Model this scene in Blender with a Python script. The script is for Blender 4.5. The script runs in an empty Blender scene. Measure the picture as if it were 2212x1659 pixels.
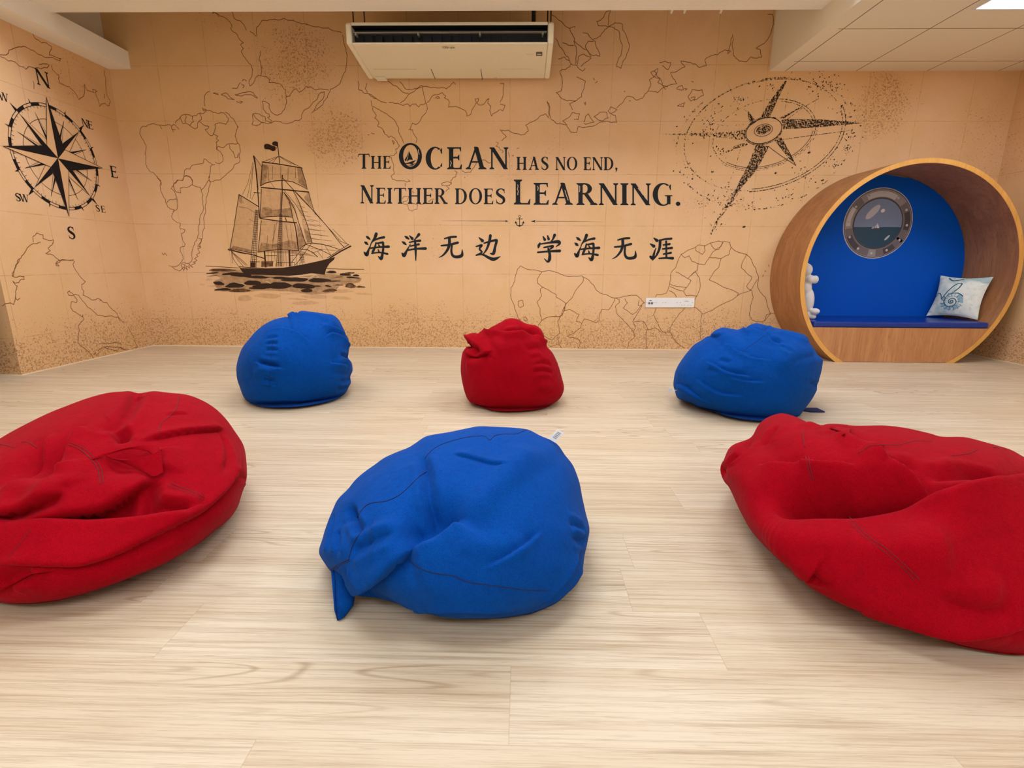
import bpy, bmesh, math, random
import numpy as np
from mathutils import Vector, Matrix
from mathutils.bvhtree import BVHTree

random.seed(7)
SC = bpy.context.scene
COL = SC.collection

# ------------------------------------------------------------------ camera
W, H = 2212.0, 1659.0
FPX = 1096.0
PITCH, YAW, ROLL = math.radians(13.52), 0.0195, 0.0055
CAM = Vector((0.0, 0.0, 0.828))
fwd = Vector((-math.sin(YAW) * math.cos(PITCH), math.cos(YAW) * math.cos(PITCH), -math.sin(PITCH)))
rgt0 = Vector((math.cos(YAW), math.sin(YAW), 0))
up0 = rgt0.cross(fwd)
rgt = rgt0 * math.cos(ROLL) + up0 * math.sin(ROLL)
upv = up0 * math.cos(ROLL) - rgt0 * math.sin(ROLL)
cd = bpy.data.cameras.new('camera')
cd.sensor_fit = 'HORIZONTAL'; cd.sensor_width = 36.0
cd.lens = FPX / W * 36.0
cd.clip_start = 0.02
cam = bpy.data.objects.new('camera', cd); COL.objects.link(cam)
m = Matrix((rgt, upv, -fwd)).transposed().to_4x4(); m.translation = CAM
cam.matrix_world = m
SC.camera = cam

def ray(px, py):
    return (fwd + rgt * ((px - W / 2) / FPX) - upv * ((py - H / 2) / FPX))
def hit(px, py, axis, val):
    d = ray(px, py); t = (val - CAM[axis]) / d[axis]
    return CAM + d * t
def proj(p):
    v = Vector(p) - CAM; z = v.dot(fwd)
    return (W / 2 + FPX * v.dot(rgt) / z, H / 2 - FPX * v.dot(upv) / z)

# ------------------------------------------------------------------ world, exposure
w = bpy.data.worlds.new('world'); SC.world = w; w.use_nodes = True
w.node_tree.nodes['Background'].inputs[0].default_value = (0.9, 0.93, 1.0, 1)
w.node_tree.nodes['Background'].inputs[1].default_value = 0.3
SC.view_settings.view_transform = 'Standard'
SC.view_settings.look = 'None'
SC.view_settings.gamma = 1.0
SC.view_settings.use_curve_mapping = False
SC.view_settings.exposure = 0.0
LIGHT_E = 16.0          # emission of the ceiling panels

# ------------------------------------------------------------------ room measures
D = 4.92                                    # back wall
XL = hit(331.3, 744.5, 1, D).x
XR = hit(2176, 294, 1, D).x
YL = hit(38, 811, 2, 0.0).y                 # left wall ends here, room widens
ZS = hit(1800, 153.5, 1, D).z               # dropped ceiling
XS = hit(1662, 153, 1, D).x                 # its left edge
ZTOP = 3.0
XFAR, YBACK = -4.9, -3.6

# ------------------------------------------------------------------ helpers
def srgb(r, g, b):
    def f(c):
        c /= 255.0
        return c / 12.92 if c <= 0.04045 else ((c + 0.055) / 1.055) ** 2.4
    return (f(r), f(g), f(b), 1.0)

def tag(o, label=None, cat=None, group=None, kind=None):
    if label: o['label'] = label
    if cat: o['category'] = cat
    if group: o['group'] = group
    if kind: o['kind'] = kind
    return o
def thing(name, label, cat, loc=(0, 0, 0), group=None):
    o = bpy.data.objects.new(name, None); COL.objects.link(o)
    o.location = loc; o.empty_display_size = 0.1
    return tag(o, label, cat, group)
def link(name, me, parent=None):
    o = bpy.data.objects.new(name, me); COL.objects.link(o)
    if parent is not None:
        o.parent = parent
        o.matrix_parent_inverse = Matrix.Translation(parent.location).inverted()
    return o

class MB:
    def __init__(s): s.v = []; s.f = []; s.m = []; s.mats = []
    def mi(s, mat):
        if mat not in s.mats: s.mats.append(mat)
        return s.mats.index(mat)
    def add(s, vs, fs, mat):
        b = len(s.v); s.v += [tuple(p) for p in vs]; i = s.mi(mat)
        for f in fs: s.f.append(tuple(b + k for k in f)); s.m.append(i)
    def box(s, x0, x1, y0, y1, z0, z1, mat):
        vs = [(x, y, z) for x in (x0, x1) for y in (y0, y1) for z in (z0, z1)]
        s.add(vs, [(0, 1, 3, 2), (4, 6, 7, 5), (0, 4, 5, 1), (2, 3, 7, 6), (0, 2, 6, 4), (1, 5, 7, 3)], mat)
    def tube(s, pts, r, mat, n=8, caps=True):
        pts = [Vector(p) for p in pts]; vs = []; fs = []
        rr = r if isinstance(r, (list, tuple)) else [r] * len(pts)
        up = None
        for i, p in enumerate(pts):
            t = (pts[min(i + 1, len(pts) - 1)] - pts[max(i - 1, 0)])
            t = t.normalized() if t.length > 1e-9 else Vector((0, 0, 1))
            if up is None:
                a = Vector((0, 0, 1)) if abs(t.z) < .9 else Vector((1, 0, 0)); up = (a - t * a.dot(t)).normalized()
            else:
                up = (up - t * up.dot(t)); up = up.normalized() if up.length > 1e-6 else Vector((1, 0, 0))
            b = t.cross(up)
            for k in range(n):
                a = 2 * math.pi * k / n
                vs.append(p + (up * math.cos(a) + b * math.sin(a)) * rr[i])
        for i in range(len(pts) - 1):
            for k in range(n):
                fs.append((i * n + k, i * n + (k + 1) % n, (i + 1) * n + (k + 1) % n, (i + 1) * n + k))
        if caps:
            fs.append(tuple(range(n))[::-1]); fs.append(tuple((len(pts) - 1) * n + k for k in range(n)))
        s.add(vs, fs, mat)
    def build(s, name, parent=None, smooth=False, bevel=0, label=None):
        me = bpy.data.meshes.new(name); me.from_pydata(s.v, [], s.f)
        for mt in s.mats: me.materials.append(mt)
        me.polygons.foreach_set('material_index', s.m)
        if smooth: me.polygons.foreach_set('use_smooth', [True] * len(s.f))
        me.update()
        bm = bmesh.new(); bm.from_mesh(me); bmesh.ops.recalc_face_normals(bm, faces=bm.faces); bm.to_mesh(me); bm.free()
        o = link(name, me, parent)
        if bevel:
            b = o.modifiers.new('bevel', 'BEVEL'); b.width = bevel; b.segments = 3; b.limit_method = 'ANGLE'
        if label: o['label'] = label
        return o

# ------------------------------------------------------------------ materials
def new_mat(name):
    mt = bpy.data.materials.new(name); mt.use_nodes = True
    nt = mt.node_tree; return mt, nt, nt.nodes['Principled BSDF']
class N:
    """tiny node helper"""
    def __init__(s, nt): s.nt = nt
    def n(s, t, **kw):
        x = s.nt.nodes.new(t)
        for k, v in kw.items(): setattr(x, k, v)
        return x
    def l(s, a, b): s.nt.links.new(a, b)
    def inp(s, sock, v):
        if hasattr(v, 'is_output') or isinstance(v, bpy.types.NodeSocket): s.l(v, sock)
        else: sock.default_value = v
    def math(s, op, a, b=0.0, c=0.0, clamp=False):
        x = s.n('ShaderNodeMath', operation=op, use_clamp=clamp)
        s.inp(x.inputs[0], a); s.inp(x.inputs[1], b); s.inp(x.inputs[2], c); return x.outputs[0]
    def mix(s, f, a, b, blend='MIX'):
        x = s.n('ShaderNodeMix', data_type='RGBA', blend_type=blend)
        s.inp(x.inputs[0], f); s.inp(x.inputs[6], a); s.inp(x.inputs[7], b); return x.outputs[2]
    def noise(s, vec, scale, detail=2, rough=.5, dist=0.0, dims='3D'):
        x = s.n('ShaderNodeTexNoise', noise_dimensions=dims)
        s.inp(x.inputs['Vector'], vec); x.inputs['Scale'].default_value = scale
        x.inputs['Detail'].default_value = detail; x.inputs['Roughness'].default_value = rough
        x.inputs['Distortion'].default_value = dist; return x.outputs[0]
    def ramp(s, f, a, b, va=0.0, vb=1.0, kind='SMOOTHSTEP'):
        x = s.n('ShaderNodeMapRange', interpolation_type=kind)
        s.inp(x.inputs[0], f); x.inputs[1].default_value = a; x.inputs[2].default_value = b
        x.inputs[3].default_value = va; x.inputs[4].default_value = vb; return x.outputs[0]
    def pos(s):
        return s.n('ShaderNodeNewGeometry').outputs['Position']
    def sep(s, v):
        x = s.n('ShaderNodeSeparateXYZ'); s.l(v, x.inputs[0]); return x.outputs
    def comb(s, x, y, z):
        c = s.n('ShaderNodeCombineXYZ'); s.inp(c.inputs[0], x); s.inp(c.inputs[1], y); s.inp(c.inputs[2], z); return c.outputs[0]
    def bump(s, h, strength, dist):
        b = s.n('ShaderNodeBump'); s.l(h, b.inputs['Height']); b.inputs['Strength'].default_value = strength
        b.inputs['Distance'].default_value = dist; return b.outputs[0]

def flat(name, col, rough=.6, metal=0.0, spec=None):
    mt, nt, p = new_mat(name)
    p.inputs['Base Color'].default_value = col; p.inputs['Roughness'].default_value = rough; p.inputs['Metallic'].default_value = metal
    if spec is not None: p.inputs['Specular IOR Level'].default_value = spec
    h = N(nt); nz = h.noise(h.n('ShaderNodeTexCoord').outputs['Object'], 90, 2)
    c = h.mix(nz, [x * .95 for x in col[:3]] + [1], [min(1, x * 1.05) for x in col[:3]] + [1])
    h.l(c, p.inputs['Base Color'])
    return mt

def ink(name, col, alpha=1.0, grunge=0.0, gscale=90, glo=.44, ghi=.5):
    mt, nt, p = new_mat(name); h = N(nt)
    p.inputs['Base Color'].default_value = col; p.inputs['Roughness'].default_value = .75
    p.inputs['Specular IOR Level'].default_value = .2
    if grunge:
        nz = h.noise(h.pos(), gscale, 3, .65, .4)
        a = h.ramp(nz, glo, ghi, alpha * (1 - grunge), alpha)
        h.l(a, p.inputs['Alpha'])
    elif alpha < 1:
        nz = h.noise(h.pos(), 25, 3, .6)
        h.l(h.ramp(nz, .3, .7, alpha * .6, min(1, alpha * 1.3)), p.inputs['Alpha'])
    return mt

GP = 0.0   # grid constants, filled below
def wallpaper(name, axis, u0, pu, z0, pz, spots=()):
    mt, nt, p = new_mat(name); h = N(nt)
    P = h.pos(); s = h.sep(P); u = s[axis]; z = s[2]
    big = h.noise(P, .9, 3, .55)
    mid = h.noise(P, 5, 4, .6)
    fine = h.noise(P, 160, 2, .6)
    c = h.mix(h.ramp(big, .35, .65), srgb(233, 191, 139), srgb(237, 196, 154))
    c = h.mix(h.ramp(mid, .3, .75, 0, .35), c, srgb(224, 182, 118))
    c = h.mix(h.ramp(fine, .3, .7, 0, .12), c, srgb(180, 130, 80))
    # printed graticule
    wob = h.math('MULTIPLY', h.math('SUBTRACT', h.noise(P, 3, 2), .5), .006)
    def line(x, x0, per, off):
        fr = h.math('FRACT', h.math('DIVIDE', h.math('ADD', h.math('SUBTRACT', x, x0 - 50 * per - per / 2), wob), per))
        d = h.math('ABSOLUTE', h.math('SUBTRACT', fr, .5))
        return h.ramp(h.math('MULTIPLY', d, per), .0012, .0034, 1, 0)
    g = h.math('MAXIMUM', line(u, u0, pu, 0), line(z, z0, pz, 0))
    g = h.math('MULTIPLY', g, h.ramp(h.noise(P, 7, 3, .7), .35, .65, .1, .42))
    c = h.mix(g, c, srgb(150, 100, 55))
    # printed speckle, dense low on the wall and in patches
    sp = h.noise(P, 78, 4, .65, .6)
    patch = h.noise(P, .8, 2, .5)
    low = h.ramp(h.math('ADD', z, h.math('MULTIPLY', h.math('SUBTRACT', mid, .5), .5)), .12, .62, 1, 0)
    mask = h.math('MAXIMUM', low, h.ramp(patch, .54, .7, 0, .5))
    for su_, sz_, sr_ in spots:
        dx = h.math('SUBTRACT', u, su_); dz = h.math('SUBTRACT', z, sz_)
        dd = h.math('SQRT', h.math('ADD', h.math('MULTIPLY', dx, dx), h.math('MULTIPLY', dz, dz)))
        dd = h.math('ADD', dd, h.math('MULTIPLY', h.math('SUBTRACT', mid, .5), .5))
        mask = h.math('MAXIMUM', mask, h.ramp(dd, sr_ * .2, sr_, .95, 0))
    thr = h.math('SUBTRACT', .69, h.math('MULTIPLY', mask,   .185))
    k = h.math('MULTIPLY', h.math('SUBTRACT', sp, thr), 14, clamp=True)
    k = h.math('MULTIPLY', k, h.ramp(mask, 0, .4, .1, .72))
    c = h.mix(k, c, srgb(138, 90, 42))
    c = h.mix(h.math('MULTIPLY', mask, .22), c, srgb(188, 132, 66))
    h.l(c, p.inputs['Base Color']); p.inputs['Roughness'].default_value = .62
    p.inputs['Specular IOR Level'].default_value = .3
    h.l(h.bump(h.noise(P, 300, 2), .15, .001), p.inputs['Normal'])
    return mt

def wood(name, ca, cb, cc, axis_long=2, scale=1.0, rough=.45):
    mt, nt, p = new_mat(name); h = N(nt)
    s = h.sep(h.n('ShaderNodeTexCoord').outputs['Object'])
    k = [9.0 * scale] * 3; k[axis_long] = .9 * scale
    v = h.comb(h.math('MULTIPLY', s[0], k[0]), h.math('MULTIPLY', s[1], k[1]), h.math('MULTIPLY', s[2], k[2]))
    n1 = h.noise(v, 1.0, 5, .6, .8); n2 = h.noise(v, 6.0, 4, .7, .3); n3 = h.noise(v, 26, 3, .7)
    c = h.mix(h.ramp(n1, .35, .65), ca, cb)
    c = h.mix(h.ramp(n2, .45, .75, 0, .6), c, cc)
    c = h.mix(h.ramp(n3, .5, .8, 0, .3), c, cc)
    h.l(c, p.inputs['Base Color']); p.inputs['Roughness'].default_value = rough
    h.l(h.bump(n3, .15, .002), p.inputs['Normal'])
    return mt

def fabric(name, col, dark, sheen):
    mt, nt, p = new_mat(name); h = N(nt)
    P = h.n('ShaderNodeTexCoord').outputs['Object']
    f = h.noise(P, 700, 2, .6); g = h.noise(P, 9, 3, .6); e = h.noise(P, 120, 3, .7)
    c = h.mix(h.ramp(f, .3, .7), col, dark)
    c = h.mix(h.ramp(g, .3, .7, 0, .25), c, dark)
    c = h.mix(h.ramp(h.noise(P, 45, 4, .7), .45, .75, 0, .55), c, dark)
    h.l(c, p.inputs['Base Color']); p.inputs['Roughness'].default_value = .85
    p.inputs['Specular IOR Level'].default_value = .06
    p.inputs['Sheen Weight'].default_value = .07; p.inputs['Sheen Roughness'].default_value = .45
    p.inputs['Sheen Tint'].default_value = sheen
    b1 = h.math('ADD', h.math('MULTIPLY', f, .25), h.math('MULTIPLY', e, .6))
    b2 = h.math('ADD', b1, h.math('MULTIPLY', h.noise(P, 22, 3, .55, .4), 2.2))
    h.l(h.bump(b2, .35, .006), p.inputs['Normal'])
    return mt

def floor_mat():
    mt, nt, p = new_mat('oak_plank_vinyl'); h = N(nt)
    P = h.pos(); s = h.sep(P); x, y = s[0], s[1]
    PW, PL = .18, 1.22
    row = h.math('FLOOR', h.math('DIVIDE', y, PW))
    wn = h.n('ShaderNodeTexWhiteNoise', noise_dimensions='1D'); h.l(row, wn.inputs['W'])
    xo = h.math('ADD', x, h.math('MULTIPLY', wn.outputs[0], PL * 3))
    colm = h.math('FLOOR', h.math('DIVIDE', xo, PL))
    wn2 = h.n('ShaderNodeTexWhiteNoise', noise_dimensions='2D'); h.l(h.comb(row, colm, 0), wn2.inputs['Vector'])
    pid = wn2.outputs[0]
    fy = h.math('ABSOLUTE', h.math('SUBTRACT', h.math('FRACT', h.math('DIVIDE', y, PW)), .5))
    fx = h.math('ABSOLUTE', h.math('SUBTRACT', h.math('FRACT', h.math('DIVIDE', xo, PL)), .5))
    joint = h.math('MAXIMUM', h.ramp(h.math('MULTIPLY', fy, PW), PW / 2 - .0016, PW / 2, 0, 1),
                   h.ramp(h.math('MULTIPLY', fx, PL), PL / 2 - .0018, PL / 2, 0, 1))
    off = h.math('MULTIPLY', pid, 37)
    # cathedral figure
    v1 = h.comb(h.math('ADD', h.math('MULTIPLY', x, .75), off), h.math('MULTIPLY', y, 8.5), off)
    n = h.noise(v1, 1.1, 1, .35, .12)
    rings = h.math('ABSOLUTE', h.math('SUBTRACT', h.math('FRACT', h.math('MULTIPLY', n, 20)), .5))
    rl = h.ramp(rings, .0, .16, 1, 0)
    sel = h.ramp(h.noise(h.comb(h.math('ADD', h.math('MULTIPLY', x, .5), off), h.math('MULTIPLY', y, 1.6), off), 1.6, 1), .52, .62)
    v2 = h.comb(h.math('MULTIPLY', x, 2.2), h.math('MULTIPLY', y, 120), off)
    g1 = h.noise(v2, 1.0, 5, .7, .1)
    v3 = h.comb(h.math('MULTIPLY', x, 16.0), h.math('MULTIPLY', y, 420), off)
    g2 = h.noise(v3, 1.0, 3, .6)
    v4 = h.comb(h.math('MULTIPLY', x, .6), h.math('MULTIPLY', y, 16), off)
    g3 = h.noise(v4, 1.0, 3, .6)
    c = h.mix(pid, srgb(218, 202, 174), srgb(211, 193, 162))
    c = h.mix(h.ramp(g3, .35, .68, 0, .5), c, srgb(196, 172, 138))
    c = h.mix(h.ramp(g1, .42, .74, 0, .7), c, srgb(160, 132, 98))
    c = h.mix(h.ramp(g2, .5, .78, 0, .4), c, srgb(150, 122, 88))
    c = h.mix(h.math('MULTIPLY', h.math('MULTIPLY', rl, sel), .5), c, srgb(148, 118, 82))
    c = h.mix(h.math('MULTIPLY', joint, .3), c, srgb(150, 122, 90))
    h.l(c, p.inputs['Base Color'])
    h.l(h.ramp(g1, .3, .7, .36, .5), p.inputs['Roughness'])
    p.inputs['Specular IOR Level'].default_value = .35
    h.l(h.bump(h.math('SUBTRACT', h.math('MULTIPLY', g1, .4), joint), .12, .001), p.inputs['Normal'])
    return mt

def tile_ceiling_mat(x0, y0, p0=.6):
    mt, nt, p = new_mat('ceiling_tile'); h = N(nt)
    P = h.pos(); s = h.sep(P)
    def ln(x, a):
        fr = h.math('FRACT', h.math('DIVIDE', h.math('SUBTRACT', x, a - p0 / 2 - 30 * p0), p0))
        return h.ramp(h.math('MULTIPLY', h.math('ABSOLUTE', h.math('SUBTRACT', fr, .5)), p0), .002, .006, 1, 0)
    g = h.math('MAXIMUM', ln(s[0], x0), ln(s[1], y0))
    inside = h.math('GREATER_THAN', s[0], XS + .1)
    down = h.math('LESS_THAN', s[2], ZS + .002)
    g = h.math('MULTIPLY', h.math('MULTIPLY', g, inside), down)
    c = h.mix(h.noise(P, 120, 3), srgb(246, 240, 222), srgb(240, 232, 212))
    c = h.mix(g, c, srgb(128, 112, 88))
    h.l(c, p.inputs['Base Color']); p.inputs['Roughness'].default_value = .85
    return mt

# ================================================================== ROOM
_s = [hit(a, b, 1, D) for a, b in ((640, 130), (720, 300), (1900, 230), (1600, 740), (860, 700))]
M_wall_b = wallpaper('map_wallpaper_back', 0, -3.228, .443, .271, .443, [(q.x, q.z, r) for q, r in zip(_s, (.55, .5, .45, .4, .4))])
M_wall_l = wallpaper('map_wallpaper_side', 1, 4.477, .443, .271, .443)
M_floor = floor_mat()
M_paint = flat('painted_plaster', srgb(253, 249, 240), .8)
M_paint_g = flat('grey_painted_wall', srgb(222, 214, 198), .85)
M_tile = tile_ceiling_mat(hit(1849, 153, 1, D).x, hit(1900, 132.6, 2, ZS).y)
M_ceil = flat('white_ceiling', srgb(232, 228, 218), .9)
M_white = flat('white_wall_paint', srgb(242, 240, 235), .85)
M_trim = flat('cream_skirting_bead', srgb(236, 214, 178), .5)

def structure(name, boxes, mat, parent=None, label=None):
    b = MB()
    for x in boxes: b.box(*x, mat)
    o = b.build(name, parent, label=label)
    if parent is None: o['kind'] = 'structure'
    return o
structure('floor', [(XFAR, XR + .1, YBACK, D + .1, -.1, 0)], M_floor)
wall_back = structure('wall_back', [(XL - .1, XR + .1, D, D + .1, 0, ZTOP)], M_wall_b)
wall_left = structure('wall_left', [(XL - .1, XL, YL, D, 0, 2.55)], M_wall_l)
structure('wall_left', [(XL - .1, XL, YBACK, YL - .24, 0, ZTOP)], M_wall_l)  # unseen near stretch of wall, added to keep light off the return face
structure('upper_wall', [(XL - .1, XL, YL, D, 2.55, ZTOP)], M_paint_g, wall_left, 'plain grey painted wall above the beam')
structure('wall_return', [(XFAR, XL - .1, YL, YL + .1, 0, ZTOP)], M_wall_b)
wall_right = structure('wall_right', [(XR, XR + .1, YBACK, D, 0, ZTOP)], M_wall_l)
structure('wall_far_left', [(XFAR - .1, XFAR, YBACK, YL + .1, 0, ZTOP)], M_white)
structure('wall_front', [(XFAR, XR, YBACK - .1, YBACK, 0, ZTOP)], M_white)
ceiling = structure('ceiling', [(XFAR, XR + .1, YBACK, D + .1, ZTOP, ZTOP + .1)], M_ceil)
structure('dropped_ceiling', [(XS, XR, YBACK, D, ZS, ZTOP)], M_tile, ceiling, 'low tiled ceiling section above the round nook')
structure('side_beam', [(XL, XL + .195, YBACK, D, 2.46, 2.6)], M_paint, ceiling, 'low painted beam along the left wall')
structure('cross_beam', [(XL, XS, 3.55, 4.172, 2.584, ZTOP)], M_paint, ceiling, 'wide painted beam across the top')
structure('baseboard_back', [(XL, XR, D - .004, D, 0, .008)], M_trim)
structure('baseboard_left', [(XL, XL + .004, YL, D - .004, 0, .008)], M_trim)
structure('baseboard_right', [(XR - .004, XR, YBACK, D - .004, 0, .008)], M_trim)
structure('baseboard_return', [(XFAR, XL, YL - .004, YL, 0, .008)], M_trim)

# ------------------------------------------------------------------ ceiling light panels
def emit(name, col, e):
    mt = bpy.data.materials.new(name); mt.use_nodes = True; nt = mt.node_tree
    nt.nodes.remove(nt.nodes['Principled BSDF'])
    em = nt.nodes.new('ShaderNodeEmission'); em.inputs[0].default_value = col; em.inputs[1].default_value = e
    nt.links.new(em.outputs[0], nt.nodes['Material Output'].inputs[0]); return mt
M_glow = emit('led_panel_glow', (.88, .96, 1.1, 1), LIGHT_E)
M_frame = flat('white_lamp_frame', srgb(235, 235, 235), .5)
def light_panel(x0, x1, y0, y1, z, label):
    t = thing('ceiling_light', label, 'ceiling light', ((x0 + x1) / 2, (y0 + y1) / 2, z), 'led panels in the ceiling')
    b = MB(); f = .018
    b.box(x0, x1, y0, y0 + f, z - .012, z, M_frame); b.box(x0, x1, y1 - f, y1, z - .012, z, M_frame)
    b.box(x0, x0 + f, y0 + f, y1 - f, z - .012, z, M_frame); b.box(x1 - f, x1, y0 + f, y1 - f, z - .012, z, M_frame)
    b.build('frame', t)
    b = MB(); b.box(x0 + f, x1 - f, y0 + f, y1 - f, z - .009, z - .001, M_glow); b.build('diffuser', t)
c0 = hit(2105, 18, 2, ZS)
PX0 = hit(1849, 153, 1, D).x + .6
light_panel(c0.x - .02, c0.x + .58, c0.y - .6, c0.y, ZS, 'square lit LED panel set in the low tiled ceiling at the top right corner')
light_panel(c0.x - .02, c0.x + .58, 1.0, 1.6, ZS, 'square lit LED panel in the low tiled ceiling, nearer the camera')
light_panel(c0.x - .02, c0.x + .58, -1.6, -1.0, ZS, 'square lit LED panel in the low tiled ceiling, behind the camera')
k = 0
for yy, nm in ((2.75, 'in front of the beam'), (.6, 'above the front bean bags'), (-1.9, 'behind the camera')):
    for xx, nx in (((-2.9, 'left'), (-1.1, 'middle'), (.7, 'right')) if yy != .6 else ((-1.1, 'single'),)):
        light_panel(xx, xx + 1.2, yy, yy + .6, ZTOP, 'long lit LED panel in the high ceiling %s, %s one' % (nm, nx))

# ================================================================== INK ON THE WALLS
def catmull(pts, n=6, closed=False):
    P = [Vector(p) for p in pts]
    if len(P) < 3: return P
    out = []
    L = len(P)
    for i in range(L if closed else L - 1):
        a, b, c, d = (P[(i - 1) % L] if closed or i > 0 else P[0]), P[i], P[(i + 1) % L], (P[(i + 2) % L] if closed or i + 2 < L else P[-1])
        for k in range(n):
            t = k / n
            out.append(.5 * ((2 * b) + (c - a) * t + (2 * a - 5 * b + 4 * c - d) * t * t + (3 * b - a - 3 * c + d) * t ** 3))
    if not closed: out.append(P[-1])
    return out

class Ink:
    """flat printing on a wall; input in photo pixels, mapped to the wall plane"""
    def __init__(s, axis, val, off):
        s.axis, s.val, s.off = axis, val, off; s.b = MB(); s.crop(0, 0, 1); s.depth = 0.0; s.k = 0
    def crop(s, ox, oy, sc): s.ox, s.oy, s.sc = ox, oy, sc; return s
    def uv(s, x, y):
        p = hit(s.ox + x / s.sc, s.oy + y / s.sc, s.axis, s.val)
        return Vector((p.x if s.axis == 1 else p.y, p.z))
    def w3(s, q, lift=0):
        o = s.val + s.off * (1 + lift)
        return (q[0], o, q[1]) if s.axis == 1 else (o, q[0], q[1])
    def _lift(s):
        s.k = (s.k + 1) % 40
        return s.k * .01
    def poly_uv(s, q, mat, lift=0):
        l = lift + s._lift()
        s.b.add([s.w3(p, l) for p in q], [tuple(range(len(q)))], mat)
    def poly(s, pts, mat, lift=0, smooth=0):
        if smooth: pts = [tuple(p) for p in catmull([(a, b) for a, b in pts], smooth, True)]
        s.poly_uv([s.uv(*p[:2]) for p in pts], mat, lift)
    def rib_uv(s, q, wd, mat, lift=0, caps=False):
        q = [Vector(p[:2]) for p in q]; n = len(q)
        if n < 2: return
        ws = wd if isinstance(wd, (list, tuple)) else [wd] * n
        L = []; R = []
        for i in range(n):
            a = q[max(i - 1, 0)]; c = q[min(i + 1, n - 1)]
            d1 = (q[i] - a); d2 = (c - q[i])
            d1 = d1.normalized() if d1.length > 1e-9 else None; d2 = d2.normalized() if d2.length > 1e-9 else None
            if d1 is None: d1 = d2
            if d2 is None: d2 = d1
            if d1 is None: d1 = d2 = Vector((1, 0))
            t = (d1 + d2); t = t.normalized() if t.length > .2 else d1
            nn = Vector((-t.y, t.x)); ml = min(1.6, 1 / max(.4, abs(nn.dot(Vector((-d1.y, d1.x))))))
            L.append(q[i] + nn * ws[i] * .5 * ml); R.append(q[i] - nn * ws[i] * .5 * ml)
        l = lift + s._lift(); vs = [s.w3(p, l) for p in L + R]
        s.b.add(vs, [(i, i + 1, n + i + 1, n + i) for i in range(n - 1)], mat)
        if caps:
            for i in (0, -1):
                r = ws[i] / 2; ring = [(q[i].x + r * math.cos(a * math.pi / 5), q[i].y + r * math.sin(a * math.pi / 5)) for a in range(10)]
                s.poly_uv(ring, mat, lift)
    def rib(s, pts, wd, mat, lift=0, smooth=0, jit=0, caps=False):
        q = [s.uv(*p[:2]) for p in pts]
        if smooth: q = [Vector(p) for p in catmull(q, smooth)]
        if jit: q = s.jitter(q, jit)
        s.rib_uv(q, wd, mat, lift, caps)
    def jitter(s, q, amp):
        for _ in range(2):
            o = [q[0]]
            for a, b in zip(q, q[1:]):
                d = b - a; mid = (a + b) / 2
                if d.length > .012: mid = mid + Vector((-d.y, d.x)) * random.uniform(-amp, amp)
                o += [mid, b]
            q = o
        return q
    def brush(s, pts, mat, lift=0, wk=None):
        """calligraphy stroke: x, y, width in crop pixels"""
        wk = wk or s.pix()
        c = catmull([(p[0], p[1], p[2]) for p in pts], 6)
        q = [s.uv(p[0], p[1]) for p in c]
        s.rib_uv(q, [max(.4, p[2] * 1.3 + 2.5) * wk for p in c], mat, lift, caps=True)
    def pix(s):
        a = s.uv(0, 0); b = s.uv(1, 0); return (b - a).length
    def lines(s, data, wd, mat, jit=.12):
        for ln in data.replace('\n', ';').split(';'):
            t = ln.replace(',', ' ').split()
            if len(t) < 4: continue
            v = list(map(float, t)); s.rib(list(zip(v[::2], v[1::2])), wd, mat, jit=jit)
    def build(s, name, parent, label): return s.b.build(name, parent, label=label)

K_line = ink('map_line_ink', srgb(124, 82, 46))
K_dark = ink('black_lettering_ink', srgb(34, 36, 38))
K_comp = ink('black_compass_ink', srgb(28, 22, 22))
K_ship = ink('sepia_ship_ink', srgb(66, 38, 22))
K_sea = ink('dark_sepia_sea_ink', srgb(58, 40, 28), 1.0)
K_sea2 = ink('mid_sepia_sea_ink', srgb(96, 62, 38), .85)
K_wash = ink('sepia_wash_ink', srgb(112, 72, 38), .30)
K_wash2 = ink('pale_sepia_wash_ink', srgb(160, 112, 62), .16)
K_grunge = ink('worn_black_ink', srgb(52, 38, 22), 1.0, .97, 75, .455, .5)
K_grunge2 = ink('faded_black_ink', srgb(60, 44, 26), .95, 1.0, 60, .5, .56)
K_grunge3 = ink('very_faded_black_ink', srgb(66, 48, 28), .9, 1.0, 42, .56, .6)
K_white = ink('pale_highlight_ink', srgb(226, 200, 160))

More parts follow.
